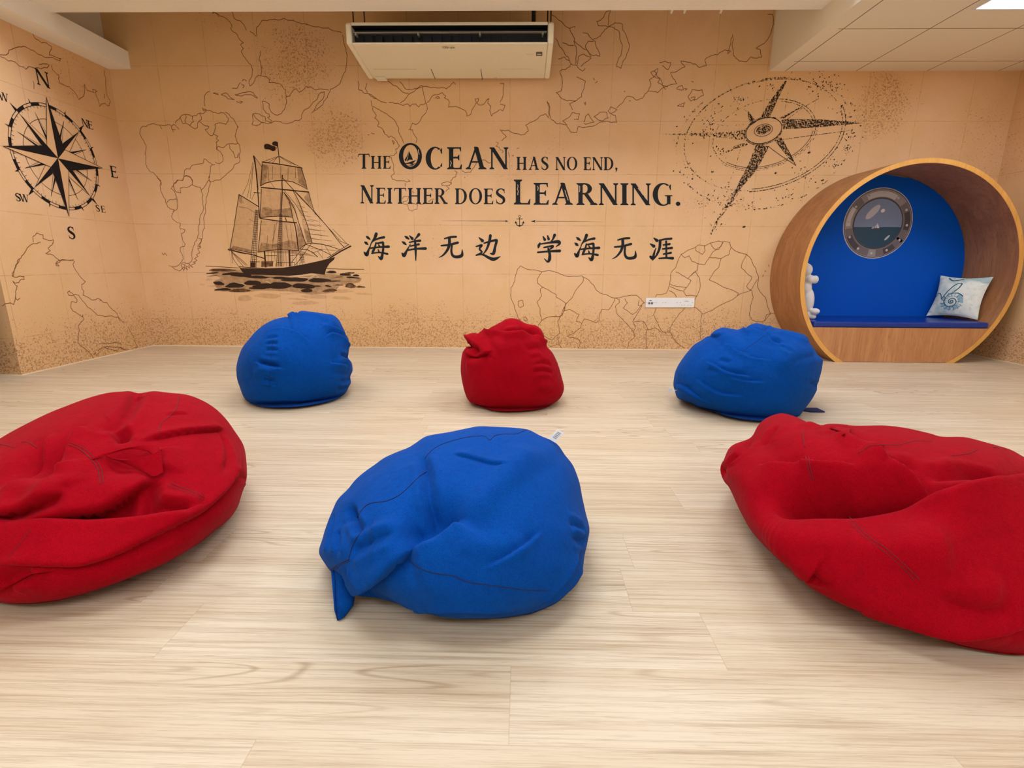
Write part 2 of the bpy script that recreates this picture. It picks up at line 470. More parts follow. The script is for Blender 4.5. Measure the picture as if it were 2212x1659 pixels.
# ---- map coastlines, back wall
mp = Ink(1, D, -.0008)
LW = .0048
mp.crop(200, 160, 6.9125).lines("""
1290,830 1240,770 1210,750 1180,780 1140,755 1080,770 1040,770 1000,765 950,755 900,742 850,755 800,785 740,785 710,830 705,880 730,940 760,990 780,1040 800,1070 800,1130 785,1190 795,1290 815,1400 850,1450 910,1470 950,1520 1000,1580 1025,1620 1025,1660
1010,770 1040,820; 1180,780 1210,870; 1190,820 1240,830
1240,740 1250,700 1310,640 1340,610 1400,600 1490,630 1550,620 1600,580 1650,590 1700,545 1740,540 1800,575 1870,590 1920,570 1960,580 1990,610 2030,670 2020,710 1990,750 1950,740 1830,750 1840,800 1815,870 1800,910 1760,920 1700,850 1680,830 1720,820 1740,785 1690,775 1620,720 1590,705 1630,680 1625,640 1605,590
1310,640 1330,700 1350,740 1390,730 1380,690 1400,640 1395,610; 1390,730 1430,750 1450,770 1510,710 1490,660 1490,630
1450,770 1480,790 1530,820 1570,790 1570,730 1590,705
1800,880 1870,930 1850,960 1880,990 1845,1020 1850,1120 1880,1140 1920,1180 1945,1230 1950,1300 1900,1340 1850,1330 1830,1310
1860,1130 1875,1080 1950,1100 2010,1050 2050,1040 2130,1050 2170,1030 2150,980 2130,930 2140,880 2165,800 2140,740 2110,680 2060,640 2010,580 1980,570
2040,1055 2050,1110 2100,1160 2130,1250 2170,1245 2180,1180
2170,1030 2200,1070 2205,1170 2190,1240 2200,1290 2190,1320 2110,1370 2050,1450 1990,1510 1930,1560 1840,1585 1760,1610 1740,1580 1755,1480 1760,1380 1790,1355 1830,1350
1790,1355 1740,1320 1700,1280 1670,1265 1660,1320 1630,1340 1560,1345 1490,1360 1460,1415 1410,1410 1370,1460 1365,1520 1350,1590 1270,1585 1250,1620 1215,1640
1365,1520 1420,1515 1470,1550 1490,1600 1490,1660
1750,260 1690,300 1670,380 1670,450 1680,480; 1640,500 1660,550 1700,530 1650,520; 1800,290 1880,310 1870,295 1805,285; 1920,300 1990,280 2020,300 2060,350 2120,380 2020,370 1980,330 1920,310""", LW, K_line)
mp.crop(200, 380, 6.9125).lines("""
960,0 1020,80 1010,160 1015,200 1040,270 1060,320 1090,350 1100,410 1120,460 1160,495 1220,505 1190,570 1180,600 1200,650 1260,695 1315,705 1300,760 1310,790 1380,805 1370,840 1330,860 1330,890 1345,960 1385,1020 1370,1055 1310,1070 1310,1110 1335,1170 1355,1240 1320,1290 1290,1330 1240,1355 1190,1355 1140,1340
1110,410 1120,380 1180,355 1240,340 1265,370 1270,450 1250,510 1200,530
1265,370 1250,300 1230,250 1175,190 1200,150 1225,210 1260,245 1320,260 1310,180 1400,175 1490,130 1490,60 1450,15 1400,0 1360,20 1340,70 1270,60 1240,100 1215,110 1210,170
1490,130 1540,155 1610,170 1625,240 1650,290 1635,350 1650,430 1650,530 1605,600 1600,700 1580,790 1590,850 1560,950 1520,1030 1490,1100 1480,1190 1490,1250 1450,1300 1420,1310 1340,1290
1625,215 1660,180 1690,140 1710,100 1740,60; 1740,0 1740,60 1760,95 1740,170 1720,260 1700,400 1690,530 1660,620 1665,740 1675,780 1640,860 1635,940 1625,980 1600,1010 1610,1060 1560,1040
1580,930 1630,940 1620,1000 1580,1030 1620,1070 1570,1080 1600,1150 1550,1180 1580,1200 1520,1240 1560,1260 1500,1290 1540,1300 1470,1340 1500,1370 1440,1310 1450,1380 1400,1350 1420,1410 1370,1360 1360,1420 1330,1310 1380,1330 1340,1380 1300,1420 1230,1395 1190,1360
1035,1145 1060,1180 1080,1150 1115,1195""", LW, K_line)
mp.crop(420, 20, 6.506).lines("""
230,20 350,110; 250,60 300,50 370,100 450,130 500,180 525,220 525,265
510,20 545,70 560,130 650,165 690,210 735,300; 780,310 870,385; 880,380 870,330 880,250 930,190 950,160 1090,145 1250,130 1290,145 1420,175 1600,220 1800,265 1960,305 2070,330
500,260 560,325 600,350 620,400 640,430 690,470 650,500 690,550 660,600 690,660 740,720 800,790 820,850 810,920 770,1010 780,1080 830,1040 860,960 910,930 960,940 1020,950 1060,990 1050,1030 1130,1030 1220,1060 1280,1130 1290,1230 1290,1330 1270,1400 1220,1470 1170,1490 1080,1445 1050,1390 1050,1330 1000,1300 950,1290 965,1400 1000,1450 1050,1475 1060,1510 1030,1520 1080,1560 1080,1600 1000,1600 940,1590
820,1470 810,1620 880,1640 940,1590 860,1530 820,1470 900,1470 990,1510 1000,1570 1080,1600 1140,1570 1240,1600 1380,1590 1480,1560 1510,1530 1510,1480 1560,1410 1640,1350 1720,1270 1780,1170 1830,1160 1820,1230 1750,1310 1700,1390 1650,1460
1680,1430 1740,1390 1800,1350 1820,1290 1870,1240 1900,1170 1910,1120 1990,1090 2030,1060 2060,1000 2080,940 2110,890 2130,820 2140,690 2130,570 2110,500 2090,430 2080,360
1290,1230 1340,1220 1380,1150 1430,1115 1480,1165 1530,1130 1570,1085 1620,1095 1700,1135 1840,1125 1890,1140
570,1200 650,1185 750,1160 830,1175 890,1250 830,1215 750,1200 650,1220 580,1210; 530,1110 600,1110 650,1030; 670,1010 690,985 735,1010; 660,1050 700,1070 680,1110
590,1300 650,1320 680,1300 630,1290; 930,580 910,700 935,930; 600,1640 620,1660""", LW, K_line)
mp.crop(740, 160, 6.506).lines("""
220,100 235,150 220,210 270,230 320,275 380,280 440,320 490,360 540,390 620,405; 650,400 780,410 860,440 920,420 950,455 980,425 1030,420 1070,465 1100,430 1170,410
340,130 320,200 350,260; 640,100 700,150 780,190 830,240 880,270 930,270; 800,105 860,180 900,215 970,215 1060,195 1110,160 1130,180 1180,170 1240,190 1300,185 1400,190 1460,210 1520,160 1560,110 1590,150
1110,180 1060,200 940,280 870,370 810,410; 1120,180 1140,290 1165,400 1185,430 1195,480 1160,560 1110,610 1080,670 1030,710 980,690 960,740 940,780 980,785 1005,850 1045,920 1030,970
1185,405 1230,365 1260,310 1340,290 1400,260 1450,310 1430,335 1480,360 1500,390 1490,465 1560,460 1640,475 1720,510 1740,540 1745,590 1800,570 1840,470 1880,400 1865,350 1910,340 1890,410 1920,435 1990,420 2020,370 2060,340 2040,410 2085,450 2065,510 2095,590 2110,560 2150,540 2200,500
1300,340 1340,315 1365,340 1320,345; 370,290 430,330 480,350
400,370 410,440 430,520 475,580 450,620 500,660 510,700 490,730 560,770 590,820 570,800 600,850 650,890 680,870 730,900 770,960 800,1010 770,1050 745,1060 760,1110 720,1145 670,1145
430,450 490,490 580,540 700,620 750,680 790,760 785,810 840,920 860,970
680,1160 720,1280 730,1400 680,1440 700,1480 780,1500 860,1500 900,1520 950,1510 920,1480; 880,1530 880,1580; 700,930 730,960 715,990 700,930
350,855 380,855; 400,830 450,840
1960,1210 2000,1210 2050,1250 2080,1240; 1890,1240 1850,1310 1800,1380 1740,1385 1680,1360
1570,1360 1610,1380 1590,1440 1520,1500 1530,1540 1500,1570 1450,1560 1400,1570 1390,1540 1420,1525 1490,1515 1530,1540; 1460,1575 1500,1610 1450,1650; 1710,1450 1725,1455; 1750,1430 1758,1434""", LW, K_line)
mp.crop(760, 280, 5.53).lines("""
600,830 620,800 680,800 660,850 610,860 620,890 670,900 680,960 720,975 780,950 790,900 730,880; 720,740 745,750; 810,900 860,890; 910,860 985,830
1720,150 1750,160 1720,200 1760,210 1770,240 1810,260 1790,280; 1910,310 1930,305 1925,325; 1970,230 2000,220; 1870,270 1880,330""", LW * .8, K_line)
mp.crop(1080, 0, 3.2529).lines("""
0,585 25,585 22,640 15,690 0,720; 0,730 35,740 20,780 0,770
365,105 430,150 490,200 510,240 520,290 560,320 610,350 640,400; 490,200 530,190
390,270 410,310 440,350 480,400 500,450 540,460 580,500 600,480; 440,300 490,320 520,320; 410,415 450,400 490,430; 500,450 460,490 420,500 440,580 430,640 395,650 420,680 490,705 540,705 575,680 590,620 600,570 560,550 540,540; 540,460 550,400 590,380 640,410 600,440 570,470
520,290 540,380 530,450; 600,330 650,390 700,395 690,350 670,290 620,290 600,330
580,230 620,240 650,280 680,270 720,230 760,190 690,180 680,150 730,120 750,80 780,75 760,180
760,190 810,160 860,170 870,220 890,260 910,310 890,380 860,440 850,480 820,470 850,390 860,320 840,230 800,195 760,190
10,915 60,915 110,940 150,950 200,920 180,880 240,850 290,810 320,800 340,830 345,750 330,710 350,750 360,840 400,870 470,880 480,900 500,930 540,930 550,890 600,895 700,860 750,850 820,860 810,810 780,800 820,770 780,750 760,780 780,800
470,880 440,850 490,820 510,790 560,800 550,840 520,840; 540,705 490,730 510,770; 590,860 600,820 620,800 660,860 590,870; 660,820 700,790 750,790 760,830 720,850 660,820
0,910 45,960 10,990
820,760 870,710 890,680 920,680 960,705 1000,690 1040,640 1110,650 1240,590 1210,540 1200,510 1260,490 1300,470 1270,430 1340,440 1400,475 1450,460 1440,420 1490,390 1530,385 1580,350 1620,360 1600,380 1620,310 1635,240 1640,390 1680,430 1730,435 1760,400 1800,410 1840,400 1830,350 1800,340 1870,290 1890,260 1915,190 1915,100 1880,100
1040,640 1060,600 1050,560 1080,540 1060,510 1110,480 1100,530 1130,560 1140,600 1180,610; 1120,440 1160,430 1200,440 1180,490 1140,460
1080,500 1100,515 1085,540 1120,550 1110,580 1150,610 1165,630
1240,620 1280,600 1290,630 1240,625; 1245,745 1300,720 1290,750 1245,745; 1320,680 1350,630 1420,630 1430,670 1380,700 1340,710 1320,680; 1340,690 1370,680 1365,710; 1295,620 1315,625 1300,635; 1345,573 1362,576
590,720 600,740; 600,715 605,735; 655,550 665,565; 670,585 685,570; 870,640 880,645; 905,710 920,708""", LW, K_line)
mp.crop(1060, 480, 3.456).lines("""
225,325 270,350 380,370 430,360 490,375 550,400 680,400 730,430 770,470 790,510 820,530 860,540 900,560 960,565 1010,550 1050,545 1090,545 1120,570 1150,605
225,325 200,350 180,440 150,490 150,560 190,670 215,730 250,760 350,800 400,850
205,590 240,585 245,625 220,640 205,620 205,590; 245,720 260,705 275,725 260,740 245,725
385,370 350,420 350,455 390,485 420,500 490,540 490,560 560,605 530,700 410,715 380,735 355,770
390,485 370,500 380,550 345,600 370,650 380,735
690,405 690,440 650,490 610,560 560,610 550,660 590,650 660,690 640,740 680,755 700,720 790,750 810,730 810,690 830,650 880,655 930,565
570,600 540,650 530,690 510,710
550,660 500,740 515,830 460,880 400,850; 500,850 510,910 530,940; 440,930 500,910
680,755 670,790 620,830 570,850 590,860 650,870 670,900 650,945 720,940
930,565 960,580 960,600 930,630 940,680 980,720 1060,810 1080,850 1030,900 1020,945
1000,570 1020,600 990,640 1020,660 1060,690 1090,670 1130,610 1150,600; 1110,580 1100,620 1130,625
1130,620 1090,690 1060,740 1080,790 1065,815
1070,745 1140,740 1170,790 1160,870 1165,945; 1170,800 1230,790 1270,820 1340,820 1380,890 1450,940; 1235,640 1215,690 1250,760 1280,815 1310,830; 1340,820 1340,790 1380,720 1410,680 1450,640
1230,560 1240,540 1310,530 1335,470 1345,380 1380,340 1410,260 1420,240 1470,210 1530,185 1550,170 1600,175 1640,155 1700,140 1740,145 1785,150 1790,180 1840,220 1910,240 1950,290 1980,350 2000,410 1990,470 2010,520 2050,560 2070,640 2090,680 2040,740 2010,745 1950,730 1930,680 1940,620 1960,560 1950,510 1930,500
1530,185 1530,210 1580,240 1600,210 1595,175
1420,240 1450,265 1480,250 1500,290 1550,310 1600,315 1630,265 1680,265 1720,270 1700,340 1660,380 1630,430 1850,530 1840,550 1800,580 1650,660 1580,685 1510,630
1635,260 1660,220 1720,180 1730,150; 1640,155 1670,200 1700,205 1735,150; 1720,270 1780,240 1795,185
1380,370 1420,390 1470,420 1530,370 1560,420 1560,500 1540,550 1510,600 1510,630; 1550,310 1540,360 1470,420 1495,435 1460,490 1390,480 1340,460; 1340,480 1440,515 1460,490; 1440,515 1460,550 1540,550; 1330,510 1370,530 1385,560
1910,240 1870,340 1900,370 1950,410 1910,480 1940,510 1840,550; 1940,510 1990,425
1575,685 1570,760 1570,880; 2040,740 2060,690 2090,680 2125,680; 2035,390 2030,410; 2045,360 2055,370; 2070,320 2080,330""", LW, K_line, .07)
mp.build('coastline_print', wall_back, 'thin brown printed map coastlines')

# ---- map coastlines, left wall
ml = Ink(0, XL, .0008)
ml.crop(0, 560, 5.53).lines("""
230,0 185,70 170,130 150,205 200,215 230,200 285,205 290,240 240,250 220,280 180,285 150,260 170,290 205,320 185,390 180,470 165,540 120,520 60,530 20,555; 180,450 210,490 240,465
700,0 720,30 665,50 670,75 710,80; 720,20 800,10 860,10 890,30 870,60 890,110 960,210 1020,265 975,300 980,360 1000,380 990,430 1060,460 1110,490 1170,465 1230,515 1280,520 1300,560 1340,600 1390,640 1440,720 1490,760
940,430 880,420 830,390 830,375 805,400 820,430 880,430 920,490 910,520 850,510 845,580 870,620 980,690 990,660 1000,720 960,760 935,800 945,860 930,1000 1000,1060 1110,1170
940,430 1000,510 1080,590 1110,620 1170,670 1250,685 1410,690 1440,740
1530,810 1570,890 1600,960 1620,1010 1640,1050 1600,1060; 1180,470 1210,490 1190,500
1180,1015 1240,1000 1300,1010 1440,1005; 1170,1100 1230,1045 1320,1045 1400,1050 1450,1055 1540,1080; 1230,1045 1330,1080 1410,1105; 1300,1040 1360,1050 1500,1085; 1120,1150 1140,1110 1150,1150 1190,1110""", LW, K_line)
ml.crop(0, 380, 3.7696).lines("""
100,820 120,750 140,690 190,640 270,550 330,540; 270,540 270,490 300,465 350,480 350,510 435,520 425,560 390,590 410,610 370,630 420,640 480,690 455,710 480,735; 480,690 600,680""", LW, K_line)
ml.crop(0, 0, 3.95).lines("""
0,470 50,470 120,410 200,395 280,430 350,470 450,490 510,520 520,500 480,490 420,470 430,430 440,400 400,370 300,330 260,260
0,480 70,520 130,530 160,560 200,570 220,590 260,570 330,580 400,580 420,555 380,545 330,550; 440,550 450,600 500,640 510,710 590,740 640,790 675,850 700,830 720,770 720,720 740,770 800,790 790,760 830,780 810,790 840,860 850,910 890,880 930,905 940,860 910,810 905,750 890,600; 890,800 890,840
280,690 290,760""", LW, K_line)
ml.build('coastline_print', wall_left, 'thin brown printed map coastlines')

# ---- compass rose, left wall (wall coordinates: y, z)
cr = Ink(0, XL, .0016)
CC = Vector((4.214, 1.601)); CR = .436
def pol(r, deg):   # deg clockwise from north as seen in the room
    a = math.radians(deg); return CC + Vector((math.sin(a), math.cos(a))) * r * CR
K_bg = ink('compass_paper_tone', srgb(226, 180, 130))
def star(deg, L, hw, base, full=False, outline=.004):
    tip = pol(L, deg); c = CC.copy(); a = pol(base, deg - 90 * hw); b = pol(base, deg + 90 * hw)
    return tip, c, a, b
for dg in range(0, 360, 45):
    if dg % 90: continue
def ring(r, wd, seg=72):
    cr.rib_uv([pol(r, 360 * i / seg) for i in range(seg + 1)], wd, K_comp)
ring(.88, .0045); ring(.835, .0045); ring(.63, .0035)
for i in range(16):        # alternating black segments of the scale band
    a0 = i * 22.5; n = 5
    cr.rib_uv([pol(.858, a0 + 11.25 * k / n) for k in range(n + 1)], .019, K_comp)
for i in range(72):
    if i % 9: cr.rib_uv([pol(.835, i * 5), pol(.80 if i % 3 else .78, i * 5)], .003, K_comp)
for dg in range(0, 360, 45):
    if dg % 90: cr.poly_uv([pol(1.02, dg), pol(.88, dg - 1.8), pol(.88, dg + 1.8)], K_comp)
for i in range(16):
    dg = i * 22.5
    if i % 2: cr.poly_uv([pol(.95, dg), pol(.88, dg - 1), pol(.88, dg + 1)], K_comp)
for i in range(16):        # thin rays
    dg = i * 22.5
    if i % 2:
        cr.poly_uv([pol(.74, dg), pol(.28, dg - 9), pol(.2, dg)], K_comp)
        cr.rib_uv([pol(.74, dg), pol(.28, dg + 8)], .0025, K_comp)
for dg in (45, 135, 225, 315):
    cr.poly_uv([pol(.8, dg), pol(.34, dg + 14), CC, pol(.34, dg - 14)], K_bg, .8)
    cr.poly_uv([pol(.8, dg), pol(.34, dg - 14), CC], K_comp, 1.2)
    cr.rib_uv([CC, pol(.34, dg + 14), pol(.8, dg)], .003, K_comp, 1.2)
    cr.rib_uv([pol(.84, dg), pol(.2, dg)], .0025, K_comp, 1.2)
for dg in (0, 90, 180, 270):
    cr.poly_uv([pol(1, dg), pol(.255, dg + 45), CC, pol(.255, dg - 45)], K_bg, 1.7)
    blk = dg + 45 if dg in (0, 90, 180, 270) else dg - 45
    cr.poly_uv([pol(1, dg), pol(.255, blk), CC], K_comp, 2.2)
    cr.rib_uv([CC, pol(.255, dg - 45), pol(1, dg)], .0042, K_comp, 2.2)
cr.build('compass_rose_print', wall_left, 'black printed compass rose')

# ---- letters
def arc(cx, cy, rx, ry, a0, a1, n=14):
    return [(cx + rx * math.cos(math.radians(a0 + (a1 - a0) * i / n)), cy + ry * math.sin(math.radians(a0 + (a1 - a0) * i / n))) for i in range(n + 1)]
def glyph(ch, w, s):
    """polygons (y up, cap height 1) of a roman serif capital; s = thick stem"""
    t = s * .42; sf = .045; P = []
    def R(x0, y0, x1, y1): P.append([(x0, y0), (x1, y0), (x1, y1), (x0, y1)])
    def serif(x, y, sw, up):   # slab serif centred on x
        e = s * .42; d = 1 if up else -1
        P.append([(x - sw / 2 - e, y), (x + sw / 2 + e, y), (x + sw / 2 + e, y + d * sf), (x + sw / 2, y + d * sf * 2.2), (x - sw / 2, y + d * sf * 2.2), (x - sw / 2 - e, y + d * sf)])
    def stem(x, sw=None, bot=True, top=True):
        sw = sw or s; R(x - sw / 2, 0, x + sw / 2, 1)
        if bot: serif(x, 0, sw, True)
        if top: serif(x, 1, sw, False)
    def dia(x0, y0, x1, y1, sw):
        P.append([(x0 - sw / 2, y0), (x0 + sw / 2, y0), (x1 + sw / 2, y1), (x1 - sw / 2, y1)])
    def strip(outer, inner):
        for i in range(len(outer) - 1): P.append([outer[i], outer[i + 1], inner[i + 1], inner[i]])
    e = s * .42
    if ch == 'I': stem(w / 2)
    elif ch == 'T':
        stem(w / 2, top=False); R(0, 1 - t * .8, w, 1)
        P.append([(0, 1), (t * .9, 1), (t * .35, .8), (-t * .2, .8)]); P.append([(w, 1), (w - t * .9, 1), (w - t * .35, .8), (w + t * .2, .8)])
    elif ch == 'H':
        a = s / 2 + e; stem(a); stem(w - a); R(a, .5 - t / 2, w - a, .5 + t / 2)
    elif ch == 'E' or ch == 'L':
        a = s / 2 + e; stem(a); R(a, 0, w - .02, t * .8)
        P.append([(w, .24), (w - t * .6, .2), (w - t * 1.8, 0), (w - t * .2, 0)])
        if ch == 'E':
            R(a, 1 - t * .8, w - .05, 1); P.append([(w - .04, .79), (w - t * .9, .82), (w - t * 1.8, 1), (w - .04, 1)])
            R(a, .53 - t / 2, w * .78, .53 + t / 2); P.append([(w * .78, .4), (w * .78 + t * .35, .4), (w * .78 + t * .35, .66), (w * .78, .66), (w * .78 - t, .53)])
    elif ch == 'N':
        a = t / 2 + e; stem(a, t, True, False); stem(w - a, t, False, True)
        dia(a + s * .05, 1, w - a - s * .02, 0, s * 1.15); serif(a, 1, t, False)
    elif ch == 'A':
        c = w * .5; dia(c, 1, e + t / 2, 0, t); dia(c, 1, w - e - s / 2, 0, s)
        serif(e + t / 2, 0, t, True); serif(w - e - s / 2, 0, s, True); R(w * .26, .3, w * .72, .3 + t * .8)
        P.append([(c - s * .55, 1.0), (c + s * .5, 1.0), (c + s * .1, 1.02), (c - s * .3, 1.02)])
    elif ch == 'W':
        for x0, x1, sw in ((.08, .3, s), (.3, .52, t), (.5, .72, s), (.72, .93, t)):
            if sw == s: dia(w * x0, 1, w * x1, 0, sw)
            else: dia(w * x0, 0, w * x1, 1, sw)
        serif(w * .08, 1, s, False); serif(w * .5, 1, s, False); serif(w * .93, 1, t, False)
    elif ch == 'O':
        strip(arc(w / 2, .5, w / 2, .52, 0, 360, 32), arc(w / 2, .5, w / 2 - s, .5 - t * .5, 0, 360, 32))
    elif ch in 'CG':
        o = arc(w * .52, .5, w * .52, .52, 52, 308, 26); i = arc(w * .56, .5, w * .52 - s, .5 - t * .5, 56, 304, 26)
        strip(o, i); x = w * .9
        P.append([(x - t * .9, .87), (x + t * .2, .97), (x + t * .2, .7), (x - t * .2, .7)])
        if ch == 'C': P.append([(x - t * .9, .13), (x + t * .1, .1), (x + t * .35, .27), (x, .27)])
        else:
            R(x - s * .8, .06, x, .42); P.append([(x - s * 1.25, .42), (x + e, .42), (x + e, .42 + sf), (x - s * 1.25, .42 + sf)])
    elif ch == 'D':
        a = s / 2 + e; stem(a); strip(arc(w * .4, .5, w * .6, .5, -90, 90, 16), arc(w * .4, .5, w * .6 - s, .5 - t * .8, -90, 90, 16))
        R(a, 1 - t * .8, w * .4, 1); R(a, 0, w * .4, t * .8)
    elif ch == 'R':
        a = s / 2 + e; stem(a); strip(arc(w * .42, .74, w * .4, .26, -90, 90, 14), arc(w * .42, .74, w * .4 - s, .26 - t * .8, -90, 90, 14))
        R(a, 1 - t * .8, w * .42, 1); R(a, .48, w * .42, .48 + t * .8); dia(w * .5, .5, w - s * .4, 0, s); serif(w - s * .35, 0, s * .8, True)
    elif ch == 'S':
        pts = [(w * .84, .86, t), (w * .66, .965, t), (w * .42, .97, t * 1.1), (w * .17, .85, s * .8), (w * .17, .68, s), (w * .45, .53, s * 1.15), (w * .78, .38, s * 1.1), (w * .83, .18, s * .9), (w * .6, .03, t * 1.1), (w * .34, .03, t), (w * .1, .14, t)]
        c = catmull(pts, 5); L = []; Rr = []
        for i, p in enumerate(c):
            d = (c[min(i + 1, len(c) - 1)] - c[max(i - 1, 0)]).xy.normalized(); nn = Vector((-d.y, d.x)) * p.z / 2
            L.append((p.x + nn.x, p.y + nn.y)); Rr.append((p.x - nn.x, p.y - nn.y))
        strip(L, Rr)
        P.append([(w * .8, .97), (w * .9, .99), (w * .91, .7), (w * .86, .7)]); P.append([(w * .08, .02), (w * .02, .3), (w * .07, .3), (w * .18, .08)])
    elif ch == '.':
        P.append(arc(w / 2, w / 2, w / 2, w / 2, 0, 324, 9))
    elif ch == ',':
        P.append(arc(w / 2, .3, w / 2, .26, 0, 324, 9)); P.append([(w * .95, .3), (w * .5, .0), (w * .3, -.42), (w * .15, -.42), (w * .45, .05), (w * .5, .3)])
    return P
def letter(inkobj, ch, x0, x1, ytop, ybase, s, mat):
    """box in current crop pixels; s = stem / width"""
    hh = ybase - ytop; wr = (x1 - x0) / hh
    for pg in glyph(ch, wr, s):
        inkobj.poly([(x0 + p[0] * hh, ybase - p[1] * hh) for p in pg], mat)

cl = Ink(0, XL, .0012)
def wall_letter(ch, cx, cy, hpx, asp, s):
    a = cl.uv(cx, cy - hpx / 2); b = cl.uv(cx, cy + hpx / 2); c = (a + b) / 2; hh = abs(a.y - b.y)
    for pg in glyph(ch, asp, s):
        cl.poly_uv([Vector((c.x + (p[0] - asp / 2) * hh, c.y + (p[1] - .5) * hh)) for p in pg], K_comp)
wall_letter('N', 91.5, 169.5, 33, 1.0, .2)
wall_letter('N', 183, 266, 17, .95, .2); wall_letter('E', 194.5, 270, 17, .8, .2)
wall_letter('E', 245.5, 371.5, 24, .82, .2)
wall_letter('S', 211, 450, 14, .75, .2); wall_letter('E', 222.5, 452, 14, .85, .2)
wall_letter('S', 154, 503, 26, .68, .2)
wall_letter('S', 38.5, 426, 16.5, .7, .2); wall_letter('W', 52, 428, 16.5, 1.25, .18)
wall_letter('W', 7, 209, 18, 1.25, .18)
cl.build('compass_letters', wall_left, 'black printed compass point letters N NE E SE S SW')

q = Ink(1, D, -.0012)
q.crop(760, 280, 5.53)
for a in [('T', 80, 210, 290, 468, .17), ('H', 228, 355, 315, 468, .17), ('E', 372, 463, 315, 468, .17),
          ('C', 882, 1095, 210, 474, .2), ('E', 1138, 1316, 210, 474, .2), ('A', 1360, 1608, 210, 474, .2), ('N', 1645, 1870, 212, 474, .17),
          ('N', 104, 262, 664, 882, .16), ('E', 290, 405, 695, 884, .17), ('I', 425, 480, 697, 884, .18), ('T', 508, 648, 697, 885, .17),
          ('H', 668, 828, 698, 886, .17), ('E', 848, 970, 698, 887, .17), ('R', 988, 1132, 700, 887, .17),
          ('D', 1232, 1375, 702, 890, .17), ('O', 1400, 1556, 702, 888, .17), ('E', 1576, 1690, 704, 890, .17), ('S', 1720, 1835, 704, 890, .17)]:
    letter(q, a[0], a[1], a[2], a[3], a[4], a[5], K_dark)
# the big O: outer ring with a sailing boat inside
O = arc(700, 318, 138, 158, 0, 360, 40); I = arc(702, 312, 88, 130, 0, 360, 40)
for i in range(40): q.poly([O[i], O[i + 1], I[i + 1], I[i]], K_dark)
q.poly([(680, 252), (700, 290), (725, 345), (730, 362), (690, 360), (655, 382), (672, 330)], K_dark)
q.poly([(672, 270), (668, 320), (650, 375), (640, 378), (630, 360), (655, 320)], K_dark)
q.poly([(625, 408), (690, 388), (770, 362), (740, 395), (720, 415), (690, 408), (640, 414)], K_dark)
q.poly([(650, 425), (700, 420), (765, 400), (725, 432), (700, 430)], K_dark)
q.crop(1080, 280, 5.267)
for a in [('H', 187, 305, 310, 458, .17), ('A', 328, 445, 310, 458, .17), ('S', 470, 552, 310, 458, .17), ('N', 632, 747, 312, 460, .16), ('O', 760, 880, 312, 460, .17),
          ('E', 950, 1036, 314, 461, .17), ('N', 1050, 1170, 314, 461, .16), ('D', 1180, 1290, 314, 462, .17),
          ('L', 158, 346, 568, 852, .18), ('E', 382, 555, 606, 855, .2), ('A', 594, 830, 608, 856, .2), ('R', 870, 1086, 608, 858, .2), ('N', 1125, 1345, 610, 859, .18),
          ('I', 1366, 1465, 610, 860, .2), ('N', 1487, 1716, 612, 861, .18), ('G', 1737, 1962, 612, 864, .2)]:
    letter(q, a[0], a[1], a[2], a[3], a[4], a[5], K_dark)
q.poly(arc(1324, 445, 14, 13, 0, 324, 9), K_dark); q.poly([(1338, 445), (1330, 470), (1315, 490), (1320, 470), (1318, 452)], K_dark)
q.poly(arc(2026, 844, 26, 25, 0, 340, 17), K_dark)
# pale scratches inside the large letters
px = 1 / 5.267 * .0045
for ln in ("200,625 205,650 198,680 208,710 202,745", "428,640 436,665 430,695", "738,690 750,730 765,770 775,805", "905,640 908,680 902,710; 905,750 908,785",
           "1175,640 1200,680 1240,730 1275,765", "1415,645 1415,685", "1570,665 1600,700 1640,750 1665,790", "1755,780 1765,820 1795,850; 1800,650 1765,700", "1925,770 1915,815", "1005,760 1025,795"):
    q.lines(ln, .0055, K_white, .1)
q.crop(760, 280, 5.53)
for ln in ("940,235 915,260 905,300", "905,355 915,395 930,415", "800,235 795,270 805,300", "580,290 590,260", "1180,370 1190,400 1178,440", "1470,270 1495,310 1510,350", "1690,230 1720,280", "1760,330 1800,390 1830,440", "600,370 620,395"):
    q.lines(ln, .0055, K_white, .1)
q.build('english_quote_print', wall_back, 'black serif lettering about ocean and learning')

z = Ink(1, D, -.0012); z.crop(760, 280, 5.53)
HAI = [[(170, 1272, 6), (192, 1290, 24), (216, 1308, 12)], [(150, 1340, 6), (172, 1356, 26), (190, 1372, 10)], [(150, 1468, 14), (178, 1492, 34), (200, 1440, 18), (230, 1370, 5)],
       [(292, 1246, 28), (272, 1300, 24), (240, 1345, 12), (222, 1376, 4)], [(262, 1326, 12), (320, 1300, 16), (385, 1286, 22)],
       [(288, 1350, 10), (278, 1400, 18), (250, 1462, 22)], [(285, 1362, 12), (370, 1346, 18)], [(372, 1350, 22), (376, 1400, 20), (368, 1480, 22), (350, 1540, 30), (315, 1512, 5)],
       [(225, 1416, 14), (330, 1404, 15), (440, 1398, 24)], [(240, 1478, 14), (330, 1468, 12), (425, 1484, 20)], [(318, 1372, 8), (332, 1396, 18)], [(315, 1432, 8), (324, 1456, 16)]]
WU = [[(1108, 1302, 12), (1180, 1284, 18), (1245, 1280, 18)], [(1070, 1386, 14), (1160, 1376, 18), (1265, 1350, 22)], [(1165, 1292, 26), (1165, 1370, 26), (1140, 1440, 22), (1090, 1500, 14), (1040, 1528, 4)],
      [(1195, 1380, 18), (1190, 1460, 20), (1212, 1510, 24), (1262, 1520, 26), (1315, 1500, 28), (1318, 1430, 4)]]
